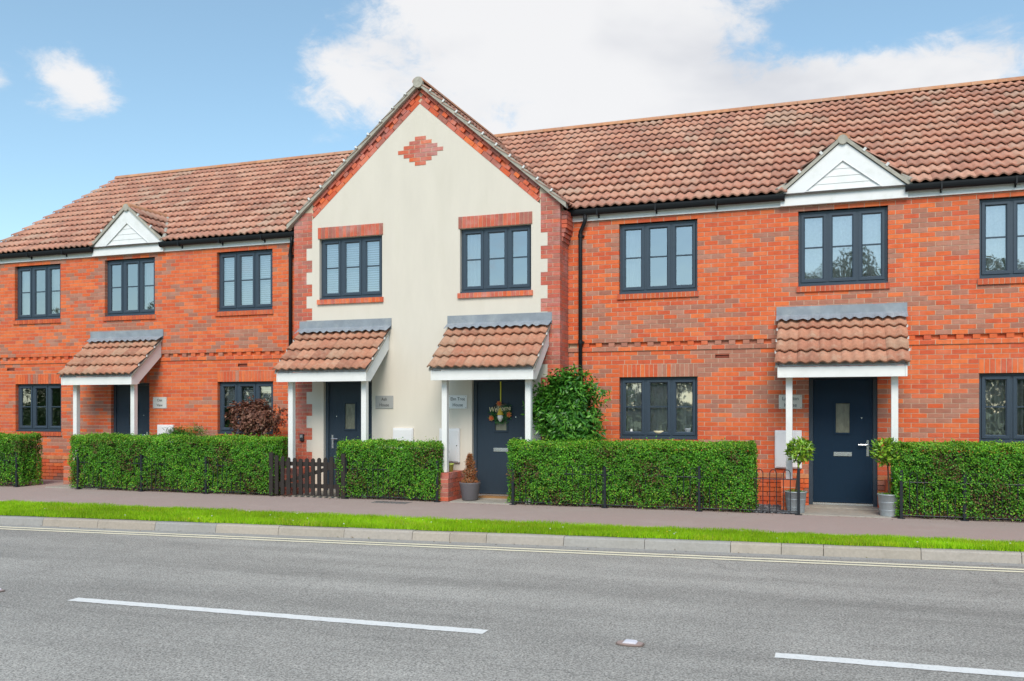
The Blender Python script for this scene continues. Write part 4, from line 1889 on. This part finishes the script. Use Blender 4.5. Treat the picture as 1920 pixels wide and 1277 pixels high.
def bush(name, label, cat, c, rad, n, ln, wd, colset, mat, whorl=6, stem=8, lift=.35, base_z=0., lumps=9):
    """shrub of leaf whorls spread through lumpy ellipsoids, with stems from the ground"""
    t = thing(name, label, cat, (c[0], c[1], base_z))
    c = np.array(c)
    rad = np.array(rad)
    centres = []
    for i in range(lumps):
        d = rng.normal(0, 1, 3)
        d /= np.linalg.norm(d)
        centres.append(c + d * rad * rng.uniform(.35, .72))
    centres = np.array(centres)
    m = n // whorl
    k = rng.integers(0, lumps, m)
    d = rng.normal(0, 1, (m, 3))
    d[:, 2] += .25
    d /= np.linalg.norm(d, axis=1)[:, None]
    r = rng.uniform(.55, 1.08, m)[:, None] * rad * .55
    tips = centres[k] + d * r
    out = (tips - c) / rad
    out /= np.linalg.norm(out, axis=1)[:, None] + 1e-6
    P = np.repeat(tips, whorl, axis=0)
    O = np.repeat(out, whorl, axis=0)
    O[:, 2] += lift
    ax = rng.normal(0, 1, (len(P), 3)) * .9 + O * .9
    ax /= np.linalg.norm(ax, axis=1)[:, None]
    P = P + rng.normal(0, ln * .25, P.shape)
    cs = np.array(colset)
    cols = cs[rng.integers(0, len(cs), len(P))] * rng.uniform(.75, 1.25, len(P))[:, None]
    V, F, C = leaf_mesh(P, O, ln, wd, cols, .55, axis=ax)
    tag(np_mesh('foliage', V, F, C, mat, t), kind='stuff')
    if stem:
        s = MB()
        for i in range(stem):
            e = centres[i % lumps]
            b = (c[0] + random.uniform(-.1, .1) * rad[0] * 2, c[1] + random.uniform(-.08, .08), base_z)
            mid = ((b[0] * .45 + e[0] * .55), (b[1] * .45 + e[1] * .55), b[2] + (e[2] - b[2]) * .45)
            s.tube([b, mid, tuple(e)], [.018, .013, .006], 6)
        s.build('stems', m_twig, t)
    return t


bush('evergreen_shrub', 'leafy dark green bush rising behind the long hedge at the gable corner', 'bush', (-.20, -.82, 1.48), (.70, .26, .62), 11000, .105, .036,
     [(.050, .19, .022), (.070, .24, .026), (.036, .14, .020), (.095, .30, .03), (.15, .37, .045)], m_leaf_gloss, whorl=7, stem=12, lumps=26)
bush('copper_shrub', 'rounded copper-brown shrub above the hedge in front of the window', 'bush', (-6.42, -.72, 1.36), (.60, .28, .40), 4200, .062, .040,
     [(.20, .085, .055), (.28, .13, .085), (.13, .058, .042), (.36, .20, .14), (.24, .10, .07)], m_leaf, whorl=5, stem=14, lumps=22)
bush('potted_greenery', 'small clump of bright feathery green above the hedge, by the left porch', 'plant', (-8.05, -.72, 1.00), (.46, .16, .22), 1800, .13, .012,
     [(.06, .22, .025), (.08, .27, .03), (.05, .17, .02)], m_leaf, whorl=6, stem=4, lift=1.2)


# potted bay trees
def bay(label, x, y, ball_dx, bz, br, group, lopsided=0.):
    t = thing('potted_bay_tree', label, 'potted tree', (x, y, 0), group)
    p = MB()
    p.lathe([(.001, .004), (.118, .004), (.125, .02), (.158, .315), (.166, .318), (.166, .332), (.152, .332), (.146, .29), (.001, .29)], x, y, 28)
    for z in (.10, .215):
        r = .125 + (z - .02) * .112
        p.lathe([(r - .002, z - .006), (r + .004, z), (r - .002 + .001, z + .006)], x, y, 28)
    p.build('bucket', m_galv, t, smooth=True)
    s = MB().lathe([(.001, .302), (.147, .298)], x, y, 20, (.05, .035, .025))
    s.build('soil', m_generic, t)
    tr = MB().tube([(x, y, .29), (x + ball_dx * .3, y, .5), (x + ball_dx, y, bz)], [.013, .012, .010], 8)
    tr.build('trunk', m_twig, t)
    n = 620
    d = rng.normal(0, 1, (n, 3))
    d /= np.linalg.norm(d, axis=1)[:, None]
    r = rng.uniform(.35, 1.0, n)[:, None] ** .6 * br
    P = np.array((x + ball_dx, y, bz)) + d * r * np.array((1, 1, .92))
    if lopsided:
        P[:, 0] += lopsided * (P[:, 2] - bz) * (rng.uniform(0, 1, n) > .5)
    cs = np.array([(.17, .36, .022), (.25, .46, .028), (.11, .25, .02), (.36, .54, .04), (.07, .17, .018)])
    cols = cs[rng.integers(0, 5, n)] * rng.uniform(.8, 1.2, n)[:, None]
    ax = d + np.array((0, 0, .5))
    V, F, C = leaf_mesh(P, d, .085, .030, cols, .6, axis=ax)
    tag(np_mesh('foliage', V, F, C, m_leaf_gloss, t), kind='stuff')
    # low trailing plants in the bucket
    n = 160
    a = rng.uniform(0, 6.28, n)
    rr = np.sqrt(rng.uniform(0, 1, n)) * .15
    P = np.stack([x + np.cos(a) * rr, y + np.sin(a) * rr, np.full(n, .31) + rng.uniform(0, .03, n)], 1)
    V, F, C = leaf_mesh(P, np.tile((0., 0., 1.), (n, 1)), .04, .016, np.tile((.12, .26, .02), (n, 1)), .8)
    tag(np_mesh('underplanting', V, F, C, m_leaf, t), kind='stuff')
    return t


bay('bay tree ball in a galvanised bucket left of the navy door', 3.40, -.98, .06, .94, .185, 'bay trees in galvanised buckets')
bay('straggly bay tree in a galvanised bucket right of the navy door, against the hedge', 4.70, -.96, -.03, .93, .20, 'bay trees in galvanised buckets', -.35)

# grey pot with a dried conifer
pt = thing('potted_conifer', 'withered orange-brown conifer in a grey pot beside the welcome door', 'potted plant', (-1.88, -1.02, 0))
p = MB()
p.lathe([(.001, .014), (.125, .014), (.132, .03), (.176, .275), (.182, .30), (.182, .318), (.166, .318), (.158, .27), (.001, .27)], -1.88, -1.02, 30, (.125, .115, .125))
p.build('pot', m_generic, pt, smooth=True)
n = 2600
zz = rng.uniform(0, 1, n) ** 1.25
rr = (.105 * (1 - zz) ** .75 + .02) * np.sqrt(rng.uniform(.1, 1, n)) * (1 + .3 * np.sin(zz * 19))
a = rng.uniform(0, 6.28, n)
P = np.stack([-1.88 + np.cos(a) * rr, -1.02 + np.sin(a) * rr, .28 + zz * .50], 1)
D = np.stack([np.cos(a) * .6, np.sin(a) * .6, np.full(n, .9)], 1)
cs = np.array([(.48, .17, .06), (.56, .23, .09), (.36, .12, .05), (.24, .17, .06)])
V, F, C = leaf_mesh(P, D, .05, .010, cs[rng.integers(0, 4, n)], .7, axis=D)
tag(np_mesh('foliage', V, F, C, m_leaf, pt), kind='stuff')
MB().tube([(-1.88, -1.02, .26), (-1.88, -1.02, .66)], [.012, .004], 6).build('trunk', m_twig, pt)

# lime pot on the low wall
lp = thing('small_pot', 'small lime green plant pot on the low brick wall', 'pot', (-2.29, -.93, .481))
MB().lathe([(.001, .482), (.052, .482), (.066, .60), (.074, .602), (.074, .622), (.064, .622), (.06, .59), (.001, .585)], -2.29, -.93, 22, (.50, .60, .14)).build('pot_body', m_generic, lp, smooth=True)
MB().lathe([(.001, .60), (.062, .597)], -2.29, -.93, 16, (.06, .04, .03)).build('soil', m_generic, lp)

# door mat
mt = MB().box(-1.86, -1.20, -.74, -.50, .0285, .048)
tag(mt.build('door_mat', m_wood, None, (-1.5, -.62, .028)), 'brown coir door mat at the welcome door', 'door mat')

# slate chippings behind the hooped railing
n = 900
P = np.stack([rng.uniform(2.75, 3.42, n), rng.uniform(-1.12, -.10, n), rng.uniform(.0, .02, n)], 1)
Vs, Fs, Cs = [], [], []
ct = np.array([(-1, -1, 0), (1, -1, 0), (1, 1, 0), (-1, 1, 0), (-.6, -.7, 1), (.7, -.6, 1), (.6, .7, 1), (-.7, .6, 1)], float)
fc = np.array([(0, 1, 5, 4), (1, 2, 6, 5), (2, 3, 7, 6), (3, 0, 4, 7), (4, 5, 6, 7)])
for i in range(n):
    e = Euler((random.uniform(-.5, .5), random.uniform(-.5, .5), random.uniform(0, 6))).to_matrix()
    s = np.array((random.uniform(.012, .026), random.uniform(.010, .02), random.uniform(.008, .018)))
    Vs.append((ct * s) @ np.array(e).T + P[i])
    Fs.append(fc + i * 8)
    c = random.choice([(.10, .11, .13), (.15, .16, .18), (.07, .075, .085), (.24, .25, .26)])
    Cs += [c] * 5
tag(np_mesh('slate_chippings', np.vstack(Vs), np.vstack(Fs), Cs, m_generic), 'dark slate chippings behind the hooped railing', 'chippings', kind='stuff')

# ------------------------------------------------------------------ things on the walls


def text_mesh(name, body, size, x, y, z, mat, parent, align='CENTER', squash=.92, shear=0.):
    cu = bpy.data.curves.new(name, 'FONT')
    cu.body = body
    cu.size = size
    cu.align_x = align
    cu.align_y = 'CENTER'
    cu.extrude = .0008
    cu.resolution_u = 3
    cu.shear = shear
    tmp = bpy.data.objects.new(name, cu)
    col.objects.link(tmp)
    dg = bpy.context.evaluated_depsgraph_get()
    me = bpy.data.meshes.new_from_object(tmp.evaluated_get(dg))
    bpy.data.objects.remove(tmp)
    bpy.data.curves.remove(cu)
    me.materials.clear()
    me.materials.append(mat)
    o = bpy.data.objects.new(name, me)
    link(o, parent, Vector((x, y, z)))
    o.rotation_euler = (math.pi / 2, 0, 0)
    o.scale = (squash, 1, 1)
    return o


def name_plate(label, x0, x1, z0, z1, yf, lines, c, group='house name plates beside the doors'):
    t = thing('name_plate', label, 'sign', ((x0 + x1) / 2, yf, z0), group)
    m = MB().box(x0, x1, yf - .012, yf - .002, z0, z1, c)
    m.build('plate', m_plate, t, bevel=.003)
    for i, s in enumerate(lines):
        text_mesh('lettering', s, .082, (x0 + x1) / 2, yf - .0135, (z0 + z1) / 2 + (.052 if i == 0 else -.052), m_ink, t)
    for sx in (x0 + .02, x1 - .02):
        for sz in (z0 + .02, z1 - .02):
            MB().tube([(sx, yf - .011, sz), (sx, yf - .0145, sz)], .006, 8).build('screw', m_chrome, t)


name_plate('pale grey plate lettered Oak View right of the left porch', -9.47, -9.12, 1.565, 1.80, 0, ['Oak', 'View'], (.60, .60, .58))
name_plate('grey plate lettered Ash House on cream render beside the gate door', -3.95, -3.59, 1.565, 1.80, GY, ['Ash', 'House'], (.36, .36, .35))
name_plate('whitish plate lettered Elm Tree House left of the welcome door', -2.49, -2.14, 1.565, 1.80, GY, ['Elm Tree', 'House'], (.84, .83, .82))
name_plate('beige plate half hidden by a porch post, left of the navy door', 3.10, 3.46, 1.565, 1.79, 0, ['Langdon', 'House'], (.70, .66, .58))


def meter_box(label, x0, x1, z0, z1, yf):
    t = thing('meter_box', label, 'meter box', ((x0 + x1) / 2, yf, z0), 'white meter boxes on the walls')
    MB().box(x0, x1, yf - .045, yf - .001, z0, z1).build('case', m_meter, t, bevel=.006)
    MB().box(x0 + .018, x1 - .018, yf - .058, yf - .0455, z0 + .018, z1 - .03).build('lid', m_meter, t, bevel=.005)
    MB().tube([(x1 - .045, yf - .058, (z0 + z1) / 2), (x1 - .045, yf - .064, (z0 + z1) / 2)], .010, 10).build('lock', m_chrome, t)


meter_box('white meter box beside the left porch, just above the hedge', -9.33, -8.92, .62, 1.225, 0)
meter_box('white meter box on cream render between the two porches, mostly behind hedge', -3.58, -3.18, .62, 1.215, GY)
meter_box('white meter box on cream render below the Elm Tree House plate', -2.66, -2.27, .615, 1.215, GY)
meter_box('white meter box on brick left of the navy door', 3.04, 3.455, .61, 1.22, 0)

ks = thing('key_safe', 'small black key safe on the brick quoin by the gate', 'key safe', (-5.50, GY, .96))
MB().box(-5.545, -5.465, GY - .045, GY - .001, .955, 1.085, (.035, .037, .04)).build('case', m_generic, ks, bevel=.008)
kp = MB()
for i in range(3):
    for j in range(3):
        kp.box(-5.532 + i * .020, -5.518 + i * .020, GY - .049, GY - .0451, 1.02 + j * .018, 1.033 + j * .018, (.55, .56, .57))
kp.build('keypad', m_generic, ks)

# welcome hanging on the door
wy = GY + .075 + .022
wt = thing('door_hanger', 'welcome door hanger with orange flowers on a yellow ribbon', 'door hanger', (-1.54, wy, 1.30))
MB().box(-1.552, -1.532, wy - .012, wy - .008, 1.66, 2.04, (.75, .70, .06)).build('ribbon', m_generic, wt)
rg = MB()
ring_pts = [(-1.54 + .165 * math.cos(a), wy - .028, 1.50 + .155 * math.sin(a)) for a in np.linspace(0, 2 * math.pi, 33)]
rg.tube(ring_pts, .007, 6, (.035, .025, .02))
rg.build('hoop', m_generic, wt)
n = 520
a = rng.uniform(-3.3, .9, n)
rr = rng.normal(.150, .030, n)
P = np.stack([-1.54 + rr * np.cos(a), wy - .03 + rng.normal(0, .010, n), 1.50 + rr * np.sin(a) * .95], 1)
V, F, C = leaf_mesh(P, np.tile((0., -1., .2), (n, 1)), .045, .016, np.tile((.045, .17, .05), (n, 1)) * rng.uniform(.6, 1.4, n)[:, None], .7)
tag(np_mesh('leaves', V, F, C, m_leaf, wt), kind='stuff')
for fx, fz in ((-1.555, 1.655), (-1.70, 1.40), (-1.375, 1.465)):
    f = MB()
    for i in range(14):
        an = 2 * math.pi * i / 14
        r0, r1 = .018, .058 if i % 2 else .050
        f.poly([(fx + math.cos(an) * r0, wy - .048, fz + math.sin(an) * r0), (fx + math.cos(an - .2) * r1 * .7, wy - .056, fz + math.sin(an - .2) * r1 * .7),
                (fx + math.cos(an) * r1, wy - .052, fz + math.sin(an) * r1), (fx + math.cos(an + .2) * r1 * .7, wy - .056, fz + math.sin(an + .2) * r1 * .7)], (.72, .26, .07))
    fo = f.build('flower', m_generic, wt)
    MB().tube([(fx, wy - .046, fz), (fx, wy - .062, fz)], .024, 12, (.62, .10, .03)).build('flower_centre', m_generic, fo)
text_mesh('lettering', 'Welcome', .125, -1.545, wy - .058, 1.560, M('cream_letter', (.86, .74, .44), var=0), wt, squash=.82, shear=.25).rotation_euler = (math.pi / 2, -.10, 0)
gn = MB()
gn.lathe([(.055, 1.455), (.062, 1.462), (.045, 1.50), (.022, 1.56), (.001, 1.60)], -1.535, wy - .045, 12, (.66, .46, .05))
gn.build('pointed_hat', m_generic, wt, smooth=True)
gn = MB()
gn.lathe([(.001, 1.335), (.022, 1.345), (.05, 1.40), (.052, 1.44), (.035, 1.46), (.001, 1.462)], -1.535, wy - .046, 12, (.72, .72, .70))
gn.build('white_beard', m_generic, wt, smooth=True)

# ------------------------------------------------------------------ small things on the road and pavement


def stud(label, x, y):
    t = thing('road_stud', label, 'road stud', (x, y, ROAD_Z), 'reflecting road studs')
    z = ROAD_Z + .002
    b = MB()
    for k, (rx, ry, h0, h1, c) in enumerate(((.105, .070, 0, .007, (.20, .15, .13)), (.095, .060, .007, .012, (.40, .30, .27)))):
        n = 20
        ring_ = [(x + rx * max(-.86, min(.86, math.cos(2 * math.pi * q / n))) / .86, y + ry * math.sin(2 * math.pi * q / n)) for q in range(n)]
        b.poly([(p[0], p[1], z + h1) for p in ring_], c)
        for q in range(n):
            p, p2 = ring_[q], ring_[(q + 1) % n]
            b.poly([(p[0], p[1], z + h0), (p2[0], p2[1], z + h0), (p2[0], p2[1], z + h1), (p[0], p[1], z + h1)], c)
    b.build('casting', m_generic, t)
    c = MB()
    prof = [(-.052, .0125), (-.047, .020), (-.034, .026), (.034, .026), (.047, .020), (.052, .0125)]
    c.ext([(x + p[0], z + p[1]) for p in prof], y - .042, y + .042, (.72, .70, .76))
    c.build('insert', m_generic, t, bevel=.003)


stud('white reflecting road stud in the gap between the white dashes', 2.52, -8.50)
stud('road stud at the left edge of the picture, before the long white dash', -3.66, -8.68)

cv = thing('drain_cover', 'grey slotted drain cover in the pavement below the short hedge', 'drain cover', (-3.05, -1.68, 0))
zc_ = .0
c = MB()
xx, yy = -3.05, -1.66
sl_ = (0 - (KERB_Z + .012)) / (-.95 - verge_y(xx))


def pz(y):
    return (y + .95) * sl_


def on_pave(x0, x1, y0, y1, up0, up1, c_):
    b = MB()
    n = 0
    b.V = [(x0, y0, pz(y0) + up0), (x1, y0, pz(y0) + up0), (x1, y1, pz(y1) + up0), (x0, y1, pz(y1) + up0),
           (x0, y0, pz(y0) + up1), (x1, y0, pz(y0) + up1), (x1, y1, pz(y1) + up1), (x0, y1, pz(y1) + up1)]
    b.F = [(0, 1, 5, 4), (1, 2, 6, 5), (2, 3, 7, 6), (3, 0, 4, 7), (4, 5, 6, 7), (3, 2, 1, 0)]
    b.C = [c_] * 6
    return b


on_pave(xx - .34, xx + .34, yy - .14, yy + .14, .001, .006, (.07, .07, .075)).build('frame', m_generic, cv)
for i in range(9):
    q = xx - .29 + i * .0725
    on_pave(q - .022, q + .022, yy - .11, yy + .11, .006, .011, (.15, .15, .155)).build('bar', m_generic, cv)

# ------------------------------------------------------------------ trees over the road, seen in the panes


def tree_shape():
    t = thing('tree', 'tall broadleaf tree across the road, seen only mirrored in windows', 'tree', (0, 0, 0), 'trees across the road, mirrored in the windows')
    tr = MB().tube([(0, 0, 0), (.1, 0, 1.5), (0, .1, 3.2), (.15, 0, 5.5)], [.24, .18, .14, .05], 10)
    for i in range(7):
        a = i * 2.4
        z = 2.2 + i * .4
        tr.tube([(0, 0, z), (math.cos(a) * .9, math.sin(a) * .9, z + .8), (math.cos(a) * 1.7, math.sin(a) * 1.7, z + 1.9)], [.08, .05, .02], 6)
    tr.build('trunk', m_bark, t)
    n = 20000
    cen = []
    for i in range(34):
        d = rng.normal(0, 1, 3)
        d /= np.linalg.norm(d)
        cen.append(np.array((0, 0, 4.4)) + d * np.array((2.6, 2.6, 3.0)) * rng.uniform(.4, 1))
    cen = np.array(cen)
    k = rng.integers(0, 34, n)
    d = rng.normal(0, 1, (n, 3))
    d /= np.linalg.norm(d, axis=1)[:, None]
    P = cen[k] + d * rng.uniform(.5, 1.05, n)[:, None] * .85
    cs = np.array([(.045, .085, .02), (.06, .11, .025), (.035, .065, .018), (.08, .14, .03)])
    V, F, C = leaf_mesh(P, d, .15, .10, cs[rng.integers(0, 4, n)], .7)
    tag(np_mesh('crown', V, F, C, m_leaf, t), kind='stuff')
    return t


first = tree_shape()
TREE_WORDS = ['westernmost of the row', 'second from the west', 'third from the west', 'fourth from the west', 'fifth from the west', 'sixth from the west', 'seventh from the west',
              'eighth from the west', 'ninth from the west', 'last before the gap', 'first after the gap', 'second after the gap', 'third after the gap', 'fourth after the gap',
              'third from the east', 'second from the east', 'easternmost of the row']
TREES = [(-76, -30, 1.1), (-70, -33, 1.2), (-64, -29, 1.05), (-58, -31, 1.15), (-52, -28, 1.0), (-46, -32, 1.25), (-41, -29, 1.0), (-34, -30, 1.1), (-29, -28, .95), (-24, -31, 1.15), (-9, -30, 1.0), (-4.5, -28.5, .9),
         (.5, -31, 1.05), (5.2, -32, 1.3), (11.5, -30, 1.25), (16.5, -31, 1.1), (21, -29, 1.0)]
for i, (x, y, s) in enumerate(TREES):
    if i == 0:
        o = first
    else:
        o = first.copy()
        col.objects.link(o)
        for ch in list(first.children):
            c = ch.copy()
            col.objects.link(c)
            c.parent = o
    o.location = (x, y, -.28)
    o.scale = (s, s, s * (1 + .06 * math.sin(i * 2.1)))
    o['label'] = 'broadleaf tree over the road, %s, mirrored in the windows' % TREE_WORDS[i]
    o.rotation_euler = (0, 0, i * 1.9)

# field hedge below those trees
n = 60000
x = rng.uniform(-75, 40, n)
z = rng.uniform(0, 1, n) ** .8 * 2.1
P = np.stack([x, -26.5 - rng.exponential(.15, n) + .25 * np.sin(x * 1.7 + z * 2), z - .1 + .25 * np.sin(x * .9) * (z / 2.1)], 1)
cs = np.array([(.045, .10, .02), (.06, .13, .025), (.035, .075, .018), (.09, .16, .03)])
V, F, C = leaf_mesh(P, np.tile((0., 1., .3), (n, 1)), .17, .11, cs[rng.integers(0, 4, n)], .8)
tag(np_mesh('field_hedge', V, F, C, m_leaf), 'long wild field hedge across the road, mirrored in the windows', 'hedge', kind='stuff')

# ornaments on the sill of the window beside the navy door's porch
for nm, lb, x, prof, c in (
        ('vase', 'small white vase inside the ground-floor window, left light', .66, [(.001, 0), (.03, 0), (.045, .04), (.04, .09), (.022, .12), (.028, .14), (.001, .138)], (.78, .78, .76)),
        ('flower_bowl', 'pale yellow and white bowl inside the ground-floor window, middle light', 1.13, [(.001, 0), (.04, 0), (.085, .035), (.095, .07), (.001, .065)], (.70, .64, .42)),
        ('plant_pot', 'pale blue-white pot inside the ground-floor window, right light', 1.62, [(.001, 0), (.05, 0), (.066, .11), (.072, .115), (.001, .112)], (.62, .70, .74))):
    v = thing(nm, lb, nm.replace('_', ' '), (x, .145, 1.12))
    MB().lathe([(a, 1.12 + b) for a, b in prof], x, .132, 20, c).build('body', m_generic, v, smooth=True)

# fallen leaves and grit on the pavement and in the gutter
n = 260
x = rng.uniform(-9, 7, n)
w_ = rng.uniform(0, 1, n)
y = np.where(w_ < .55, fence_y(x) - rng.exponential(.12, n) - .03, kerb_y(x) - rng.exponential(.05, n) - .01)
z = np.where(w_ < .55, 0, ROAD_Z + .008)
sl2 = (0 - (KERB_Z + .012)) / (-.95 - verge_y(x))
z = np.where(w_ < .55, (y + .95) * sl2 + .006, z)
cs = np.array([(.16, .09, .04), (.24, .15, .06), (.10, .07, .04), (.20, .20, .06), (.45, .42, .38)])
V, F, C = leaf_mesh(np.stack([x, y, z], 1), np.tile((0., 0., 1.), (n, 1)), .032, .018, cs[rng.integers(0, 5, n)], .25, fold=.1)
tag(np_mesh('fallen_leaves', V, F, C, m_leaf), 'scattered small fallen leaves along railings and kerb', 'leaves', kind='stuff')
